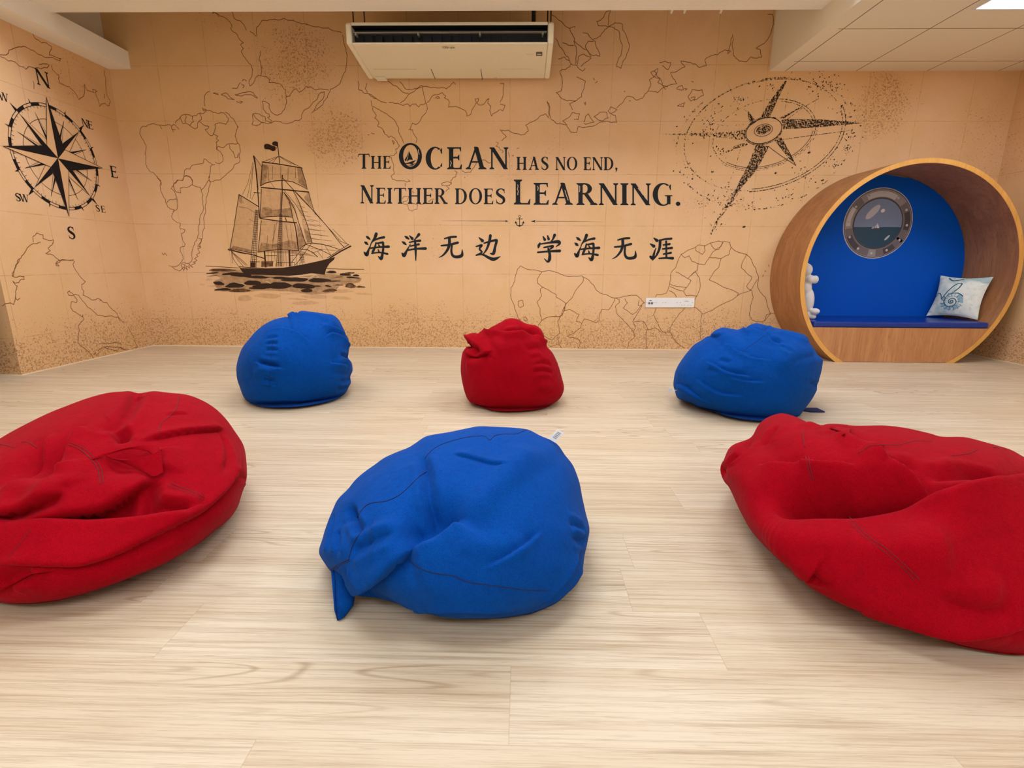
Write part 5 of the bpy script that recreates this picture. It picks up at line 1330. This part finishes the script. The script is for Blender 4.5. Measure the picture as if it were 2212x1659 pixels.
# ---- front blue
bf, cast_bf, px_bf, C_bf = make_bag('front_blue', 'large blue bean bag at front centre, handle drooping at its left', M_blu, M_blud, (660, 890, 3.456), (1180, 860),
    "130,1120 100,1050 120,970 150,870 200,740 240,650 310,580 380,500 450,440 520,390 590,340 680,300 780,260 880,190 960,165 1070,145 1180,120 1280,100 1400,103 1500,108 1580,115 1660,130 1740,170 1820,205 1870,240 1930,320 1980,380 2010,440 2040,530 2060,640 2085,740 2115,830 2122,890 2110,960 2090,1060 2080,1150 2060,1220 2020,1290 1960,1350 1880,1420 1800,1460 1700,1500 1600,1520 1450,1540 1200,1545 1050,1535 950,1510 830,1470 700,1440 560,1400 440,1360 380,1325 320,1300 230,1230 180,1190",
    (.92, .62),
    [('lip', .024, .045, 'u', "330,1310 450,1285 560,1215 640,1140 720,1075 800,1010 870,945"),
     ('lip', .02, .05, 'd', "740,1045 830,1010 950,965 1050,895 1110,840 1175,765"),
     ('ridge', .014, .035, 'u', "1000,930 1120,830 1250,720 1400,580 1550,420 1720,260"),
     ('dent', .022, .045, 'u', "1090,810"), ('dent', .02, .035, 'u', "860,900"), ('dent', .012, .03, 'u', "330,760"), ('dent', .016, .05, 'u', "960,760"),
     ('crease', .011, .012, 'u', "860,330 885,400 905,480 920,620 945,780 930,900"), ('ridge', .01, .02, 'u', "800,870 870,850 890,930 830,1000"),
     ('ridge', .012, .03, 'u', "1000,820 1060,880 1140,800"),
     ('lip', .009, .02, 'd', "1300,1175 1450,1115 1580,1040 1680,970 1770,880"), ('lip', .007, .015, 'u', "1080,300 1200,320 1300,350 1420,390 1530,412"),
     ('lip', .01, .02, 'u', "560,1405 800,1462 1000,1466 1250,1462 1450,1478 1600,1480"), ('lip', .012, .02, 'u', "1740,1445 1830,1350 1950,1230 2050,1060"), ('lip', .008, .015, 'u', "1780,1450 1900,1370 2000,1280 2070,1180"),
     ('crease', .01, .01, 'u', "310,700 350,780 400,860 450,915"), ('crease', .007, .01, 'u', "205,760 190,900 175,1060"), ('crease', .006, .01, 'u', "235,880 245,980 245,1080"), ('ridge', .01, .03, 'u', "480,930 620,900 780,860"),
     ('crease', .01, .012, 'u', "340,1060 420,1010 600,940 700,900"), ('lip', .008, .012, 'u', "330,1130 380,1210 480,1260"),
     ('crease', .006, .01, 'u', "1960,830 2030,840 2100,880"), ('crease', .006, .01, 'u', "1990,920 2060,960 2100,940"), ('ridge', .008, .03, 'u', "1100,960 1400,1000 1700,1000")],
    [("1655,132 1620,145 1570,165 1480,165 1410,180 1375,210 1330,180 1200,190 1080,220 980,260 920,310 890,350", .0014), ("905,445 850,480 780,550 700,620 600,665 490,680 430,720 385,790", .0014),
     ("415,895 370,960 340,1030 325,1090", .0014), ("770,1105 830,1150 900,1185 1000,1210 1100,1220 1200,1265 1350,1290 1500,1310 1650,1330 1820,1335", .0013), ("185,1180 240,1140 325,1098", .0016), ("190,1195 245,1155 330,1112", .0012)], sub=8)
# drooping handle
p0, _ = cast_bf(200, 1170); p1, _ = cast_bf(300, 1130); fl = lambda x, y, z_=.006: hit(px_bf(x, y)[0], px_bf(x, y)[1], 2, z_)
def mixp(x, y, f):      # between bag surface depth and floor
    q_ = fl(235, 1550); base = p0.lerp(q_, f); px_, py_ = px_bf(x, y); d_ = ray(px_, py_); t = (base - CAM).dot(fwd) / d_.dot(fwd); return CAM + d_ * t
lv = [mixp(x, y, max(0, (y - 1170) / 390)) for x, y in ((190, 1185), (205, 1280), (213, 1380), (214, 1480), (238, 1560), (228, 1450), (222, 1350), (224, 1270), (215, 1200))]
slab('handle', bf, lv, Vector((-.2, -1, .4)), .012, M_blu)
lv = [mixp(x, y, max(0, (y - 1170) / 390)) for x, y in ((215, 1180), (226, 1270), (226, 1360), (230, 1460), (242, 1558), (262, 1550), (300, 1500), (332, 1460), (343, 1380), (325, 1280), (305, 1200), (300, 1140))]
slab('handle', bf, lv, Vector((-.2, -1, .4)), .018, M_blu)
a0_, n0 = cast_bf(1815, 215); tp = [CAM + ray(*px_bf(x, y)) * ((a0_ - CAM).dot(fwd) / ray(*px_bf(x, y)).dot(fwd)) for x, y in ((1815, 200), (1880, 130), (1930, 155), (1865, 230))]
b = MB(); tp2 = [p + Vector((0, .004, -.001)) for p in tp]; b.add(tp + tp2, [(0, 1, 2, 3), (7, 6, 5, 4), (0, 4, 5, 1), (1, 5, 6, 2), (2, 6, 7, 3), (3, 7, 4, 0)], M_tagw)
for i in range(5):
    f = .3 + i * .13; a_ = tp[0].lerp(tp[1], f).lerp(tp[3].lerp(tp[2], f), .25) + Vector((0, -.001, .0005)); c_ = tp[0].lerp(tp[1], f).lerp(tp[3].lerp(tp[2], f), .75) + Vector((0, -.001, .0005)); b.tube([a_, c_], .0007, M_slot, 4)
b.build('care_tag', bf, label='white sewn-in care tag')

# ---- left red
rl, cast_rl, px_rl, C_rl = make_bag('left_red', 'large red bean bag at the front left, cut by the frame, strap loop on top', M_red, M_redd, (0, 820, 3.2536), (650, 900),
    "-480,1000 -400,760 -200,530 0,415 150,330 300,255 450,190 600,130 750,90 900,80 975,92 1060,75 1200,85 1300,95 1400,130 1500,190 1580,270 1650,370 1700,450 1725,540 1735,650 1728,720 1700,800 1680,870 1650,930 1600,990 1500,1070 1400,1150 1300,1210 1150,1290 1000,1350 850,1410 700,1470 550,1520 400,1560 250,1580 100,1585 0,1575 -200,1530 -400,1400 -480,1200",
    (.8, .5),
    [('lip', .03, .05, 'd', "-300,1010 0,1004 350,1000 600,998 850,996 1050,990 1200,968 1350,910 1440,870"),
     ('lip', .03, .05, 'u', "-200,1020 0,992 300,945 500,908 700,872 900,790 1000,740 1110,685"),
     ('lip', .026, .05, 'u', "-100,950 0,915 180,868 350,828 480,785"),
     ('dent', .02, .06, 'u', "600,960"), ('dent', .03, .07, 'u', "280,580"), ('dent', .02, .05, 'u', "150,840"), ('dent', .018, .05, 'u', "900,900"),
     ('lip', .02, .035, 'r', "375,700 430,570 500,430 570,350 660,318"), ('crease', .012, .016, 'u', "640,320 720,330 800,335 870,270 930,180 970,95"),
     ('crease', .012, .012, 'u', "800,340 850,370 870,440"), ('lip', .014, .02, 'u', "950,440 1100,400 1300,365 1580,345"),
     ('crease', .014, .014, 'u', "1110,690 1070,760 1060,870 1060,975"), ('ridge', .014, .03, 'u', "60,680 180,740 300,772 420,760"),
     ('lip', .016, .03, 'u', "-200,1300 0,1290 300,1285 560,1290 800,1222 1000,1135 1200,1045 1400,930 1550,800 1660,650 1700,520"),
     ('crease', .014, .014, 'u', "20,1430 80,1390 150,1362 250,1342"), ('lip', .01, .02, 'u', "-100,1480 60,1440 250,1350 450,1340"),
     ('ridge', .012, .03, 'u', "480,780 460,700 440,580"), ('dent', .014, .03, 'u', "860,390"), ('dent', .016, .04, 'u', "850,600"), ('ridge', .012, .03, 'u', "1160,660 1190,560 1150,470"),
     ('crease', .007, .01, 'u', "1540,360 1590,450 1600,560 1560,680"), ('crease', .008, .012, 'u', "1080,890 1200,900 1350,920"), ('ridge', .012, .025, 'u', "1080,860 1180,840 1300,850 1420,880"),
     ('crease', .006, .01, 'u', "1640,700 1690,680 1730,690"), ('lip', .006, .014, 'u', "1170,250 1250,235 1330,240"), ('lip', .01, .02, 'u', "130,690 250,560 340,380")],
    [("480,455 560,490 640,560 690,640 705,740", .0014), ("500,445 580,478 660,548 712,630 728,730", .0011), ("1255,120 1240,200 1180,270 1130,310 1120,370", .0014), ("1195,725 1280,760 1350,785 1435,830", .0014), ("1180,745 1270,778 1340,802 1420,845", .001),
     ("0,455 50,462 95,478", .0014), ("150,440 200,440 260,480", .0014), ("220,1050 150,1140 60,1250", .001)], sub=8)
def lift(cast, pts, h_):
    out = []
    for (x, y), hh in zip(pts, h_ if isinstance(h_, (list, tuple)) else [h_] * len(pts)):
        p, nn = cast(x, y); d_ = (CAM - p).normalized(); out.append(p + d_ * hh)
    return out
band('handle', rl, lift(cast_rl, [(640, 548), (760, 515), (900, 478), (1020, 462), (1100, 468), (1128, 492)], [.006, .02, .035, .04, .042, .04]),
     lift(cast_rl, [(650, 560), (770, 527), (905, 492), (1030, 500), (1090, 530), (1128, 500)], [.004, .016, .026, .03, .034, .036]), .003, M_red)
band('handle', rl, lift(cast_rl, [(740, 540), (830, 562), (950, 556), (1050, 530), (1128, 495)], [.01, .022, .034, .04, .042]),
     lift(cast_rl, [(745, 543), (880, 590), (1000, 640), (1080, 680), (1145, 650)], [.006, .01, .012, .012, .02]), .003, M_red)

# ---- right red
rr_, cast_rr, px_rr, C_rr = make_bag('right_red', 'large red bean bag at the front right, cut by the frame edge', M_red, M_redd, (1520, 880, 2.9625), (1280, 820),
    "105,400 130,320 180,240 290,200 350,120 410,70 490,45 580,60 650,90 700,115 850,105 960,115 1150,115 1300,130 1440,160 1520,180 1660,180 1800,210 1950,250 2048,300 2200,380 2400,520 2550,700 2620,900 2600,1150 2500,1400 2350,1530 2200,1570 2050,1585 1900,1575 1700,1540 1500,1480 1300,1400 1100,1320 900,1220 750,1140 600,1050 500,990 420,930 350,860 280,770 220,660 170,560 120,460",
    (.72, .5),
    [('lip', .042, .06, 'd', "380,600 450,660 600,692 780,705 920,700 1100,672 1350,632 1600,588 1830,548 2050,500 2300,420"),
     ('crease', .035, .05, 'u', "420,560 560,590 700,600 900,620 1100,625 1300,600 1500,575"), ('dent', .03, .08, 'u', "700,590"), ('dent', .04, .09, 'u', "1000,610"), ('dent', .02, .06, 'u', "450,570"), ('dent', .02, .06, 'u', "1300,590"),
     ('lip', .034, .05, 'd', "860,175 920,240 1000,292 1100,350 1200,402 1320,455 1450,520 1560,565"),
     ('ridge', .016, .05, 'u', "600,100 720,150 850,210"), ('lip', .016, .04, 'd', "330,360 550,370 800,380 1000,400"),
     ('crease', .014, .02, 'u', "1430,440 1600,420 1750,410 1900,440 2000,470"), ('dent', .018, .05, 'u', "1840,430"), ('ridge', .016, .03, 'u', "1480,510 1620,510 1760,490 1900,530"),
     ('lip', .014, .03, 'u', "430,935 600,1060 800,1180 1000,1275 1300,1375 1600,1440 1850,1430 2050,1400 2300,1330"),
     ('crease', .012, .025, 'u', "1480,1180 1600,1260 1750,1300 2000,1290"), ('ridge', .01, .03, 'u', "1480,1140 1700,1220 1950,1230"), ('ridge', .012, .05, 'u', "1150,880 1300,930 1600,990"),
     ('crease', .008, .012, 'u', "470,110 440,150 380,250"), ('crease', .01, .014, 'u', "300,200 240,280 160,350 115,420"), ('crease', .008, .02, 'u', "1100,430 1230,360 1400,380"), ('ridge', .01, .03, 'u', "1020,330 1150,320 1250,370"),
     ('crease', .01, .014, 'u', "830,110 900,150 880,190"), ('dent', .014, .025, 'u', "890,175")],
    [("630,150 640,200 646,255", .0014), ("672,320 682,390 702,465", .0014), ("655,320 668,390 688,465", .001), ("930,700 1050,820 1200,930 1380,1100", .0014), ("912,712 1032,832 1182,945 1350,1105", .001), ("990,295 1060,250 1150,240 1250,240 1350,215 1460,222", .0014), ("1590,310 1680,298 1750,272", .0014), ("1850,240 1920,245 1960,255", .0014)], sub=8)
band('handle', rr_, lift(cast_rr, [(700, 118), (800, 112), (900, 108), (965, 118), (930, 150), (890, 172)], [.0, .01, .02, .025, .02, .004]),
     lift(cast_rr, [(705, 126), (805, 128), (880, 150), (940, 155), (905, 168), (880, 180)], [-.004, .0, .004, .01, .008, 0]), .003, M_red)

# ---- back left blue
bl, cast_bl, px_bl, C_bl = make_bag('back_left_blue', 'round blue bean bag at the back left, below the printed sailing ship', M_blu, M_blud, (480, 640, 6.38), (1000, 900),
    "195,1000 215,880 270,730 350,620 450,500 560,410 700,330 850,290 915,272 960,220 1020,238 1090,200 1250,215 1400,235 1500,245 1570,290 1620,350 1670,450 1700,520 1740,600 1745,700 1735,840 1780,900 1798,1010 1765,1110 1775,1180 1740,1260 1700,1330 1600,1400 1450,1450 1250,1490 1050,1520 800,1535 600,1530 450,1500 350,1450 290,1380 240,1250 205,1130",
    (.95, .84),
    [('lip', .012, .03, 'd', "520,545 620,495 700,468 820,450 980,480 1080,530 1150,590 1220,660"), ('lip', .012, .02, 'd', "440,900 560,945 640,965 750,985 860,1010"), ('crease', .012, .014, 'u', "490,920 650,950 800,975"),
     ('crease', .01, .014, 'u', "560,1130 640,1160 740,1180"), ('lip', .008, .014, 'u', "520,1200 640,1220 760,1190"), ('lip', .016, .025, 'd', "1320,430 1420,400 1500,420 1600,460 1690,520"),
     ('lip', .02, .025, 'd', "1420,560 1500,520 1600,550 1680,610 1740,690"), ('lip', .009, .02, 'd', "1470,915 1600,935 1720,950"), ('lip', .01, .02, 'u', "340,1400 500,1425 700,1430 900,1420 1150,1425 1400,1400"),
     ('lip', .016, .025, 'd', "900,280 980,262 1080,255 1250,262 1400,275 1500,300"), ('dent', .01, .03, 'u', "1420,330"), ('ridge', .009, .03, 'u', "1560,900 1680,880 1770,960"), ('crease', .008, .012, 'u', "1600,800 1680,830 1740,870"),
     ('crease', .007, .012, 'u', "1600,1150 1690,1170 1770,1140"), ('crease', .007, .012, 'u', "1560,1260 1650,1280 1730,1250"), ('crease', .005, .01, 'u', "600,665 680,650 780,660"), ('crease', .005, .01, 'u', "590,745 680,735 790,745"), ('crease', .005, .01, 'u', "600,590 690,580 780,560"),
     ('ridge', .008, .03, 'u', "420,1080 560,1060 700,1050")],
    [("720,570 690,650 682,800 670,950 655,1150 648,1270", .0013)], sub=7)
# ---- back middle red
bm_, cast_bm, px_bm, C_bm = make_bag('back_middle_red', 'small upright red bean bag at the back, in the middle', M_red, M_redd, (960, 660, 6.637), (950, 900),
    "262,460 300,420 430,395 560,400 640,330 730,280 820,230 870,200 950,185 1030,195 1090,220 1170,255 1290,270 1370,320 1420,400 1440,480 1460,570 1540,660 1600,770 1650,900 1690,1030 1722,1160 1700,1260 1640,1350 1550,1410 1450,1460 1250,1500 950,1515 750,1510 550,1460 400,1400 330,1340 280,1200 250,1050 240,850 255,700 290,625 360,580 345,515 285,492",
    (.95, .9),
    [('lip', .034, .04, 'd', "430,405 560,408 700,415 850,430 1020,442 1120,420 1200,392 1290,378"), ('lip', .022, .03, 'd', "1270,378 1320,410 1370,470 1440,520"), ('dent', .04, .045, 'u', "1180,350"), ('crease', .02, .02, 'u', "780,410 950,400 1100,375 1250,345 1340,380"), ('dent', .02, .03, 'u', "1340,390"),
     ('lip', .017, .03, 'u', "300,660 380,712 480,712 600,685 710,640"), ('dent', .018, .03, 'u', "450,680"), ('crease', .012, .014, 'u', "370,520 400,590 350,650"), ('crease', .006, .02, 'u', "700,460 800,480 900,510"),
     ('crease', .005, .016, 'u', "1160,650 1290,610 1380,615"), ('crease', .004, .012, 'u', "1230,770 1300,745 1400,755"), ('crease', .006, .014, 'u', "1290,850 1400,825 1540,860"), ('crease', .008, .012, 'u', "1250,970 1400,930 1560,960"), ('crease', .003, .016, 'u', "1380,1080 1480,1060 1580,1075"),
     ('ridge', .01, .04, 'u', "700,640 900,600 1150,560"), ('lip', .012, .02, 'u', "330,1350 500,1410 650,1440 800,1478"), ('ridge', .008, .04, 'u', "300,800 450,830 600,780"), ('crease', .006, .014, 'u', "1300,1210 1420,1260 1560,1230")],
    [("1530,665 1580,790 1610,930 1635,1080 1650,1140", .0014), ("1555,670 1605,800 1635,930 1660,1080 1672,1140", .001)], sub=7)
# ---- back right blue
br, cast_br, px_br, C_br = make_bag('back_right_blue', 'wide blue bean bag at the back right, in front of the round wooden nook', M_blu, M_blud, (1420, 670, 5.53), (1080, 780),
    "195,820 210,740 260,640 340,530 430,430 520,370 600,315 650,305 700,250 770,210 860,218 960,235 1030,225 1080,185 1150,155 1210,155 1330,185 1450,215 1570,235 1700,265 1780,310 1820,390 1870,460 1930,540 1975,570 1970,680 1940,800 1900,890 1895,960 1850,1050 1780,1150 1730,1220 1680,1270 1550,1300 1300,1320 1100,1310 850,1270 700,1220 500,1170 400,1120 250,1070 210,980 190,900",
    (.8, .66),
    [('lip', .022, .03, 'd', "1020,235 1120,262 1180,262 1260,300 1330,350 1420,385"), ('lip', .018, .03, 'd', "1260,300 1310,250 1330,200"), ('dent', .016, .03, 'u', "1220,240"), ('lip', .018, .025, 'd', "1400,250 1520,300 1650,340 1780,400"), ('dent', .014, .035, 'u', "1600,270"), ('crease', .012, .015, 'u', "1330,330 1420,370 1500,380"),
     ('lip', .013, .025, 'd', "570,615 650,655 750,710 850,755 1000,785 1150,800"), ('lip', .008, .02, 'd', "820,790 950,830 1100,855 1300,860"), ('lip', .013, .025, 'd', "220,890 330,935 450,1020 570,1085"), ('lip', .01, .02, 'd', "460,820 560,900 700,980 850,1015 1050,1025"),
     ('lip', .01, .018, 'd', "790,395 870,420 950,490 1110,530"), ('lip', .006, .014, 'd', "960,520 1100,560 1200,580 1360,600"), ('crease', .006, .012, 'u', "730,590 800,610 870,640"), ('crease', .006, .012, 'u', "600,720 680,730 740,760"),
     ('ridge', .016, .05, 'u', "1420,760 1480,640 1560,550 1700,500 1850,480"), ('ridge', .01, .04, 'u', "700,260 800,330 900,360"), ('crease', .006, .012, 'u', "1480,430 1540,490 1570,530"), ('lip', .01, .02, 'u', "620,315 700,320 820,310"),
     ('crease', .007, .012, 'u', "1780,860 1850,880 1900,900"), ('ridge', .01, .05, 'u', "500,560 800,700 1100,720")],
    [("1280,300 1200,360 1050,470 990,560", .0012)], sub=7)
px_, py_ = px_br(158, 960); s0, sn = cast_br(205, 960)
tc = CAM + ray(px_, py_) * ((s0 - CAM).dot(fwd) / ray(px_, py_).dot(fwd))
b = MB(); b.add([tc + Vector((-.014, 0, .01)), tc + Vector((.006, 0, .018)), tc + Vector((.014, 0, -.004)), tc + Vector((0, 0, -.016)), tc + Vector((-.012, 0, -.01)),
                 tc + Vector((-.014, .004, .01)), tc + Vector((.006, .004, .018)), tc + Vector((.014, .004, -.004)), tc + Vector((0, .004, -.016)), tc + Vector((-.012, .004, -.01))],
                [(0, 1, 2, 3, 4), (9, 8, 7, 6, 5)] + [(i, (i + 1) % 5, 5 + (i + 1) % 5, 5 + i) for i in range(5)], M_tagw)
b.tube([s0, tc], .0015, M_tagw, 5); b.build('care_tag', br, label='small white tag on its left side')
q4 = [hit(*px_br(x, y), 2, .008) for x, y in ((1740, 1165), (1905, 1165), (2003, 1210), (1830, 1207), (1720, 1190))]
b = MB(); b.add(q4 + [p - Vector((0, 0, .006)) for p in q4], [(0, 1, 2, 3, 4), (9, 8, 7, 6, 5)] + [(i, (i + 1) % 5, 5 + (i + 1) % 5, 5 + i) for i in range(5)], M_navy)
b.build('handle', br, label='navy strap handle lying on the floor')
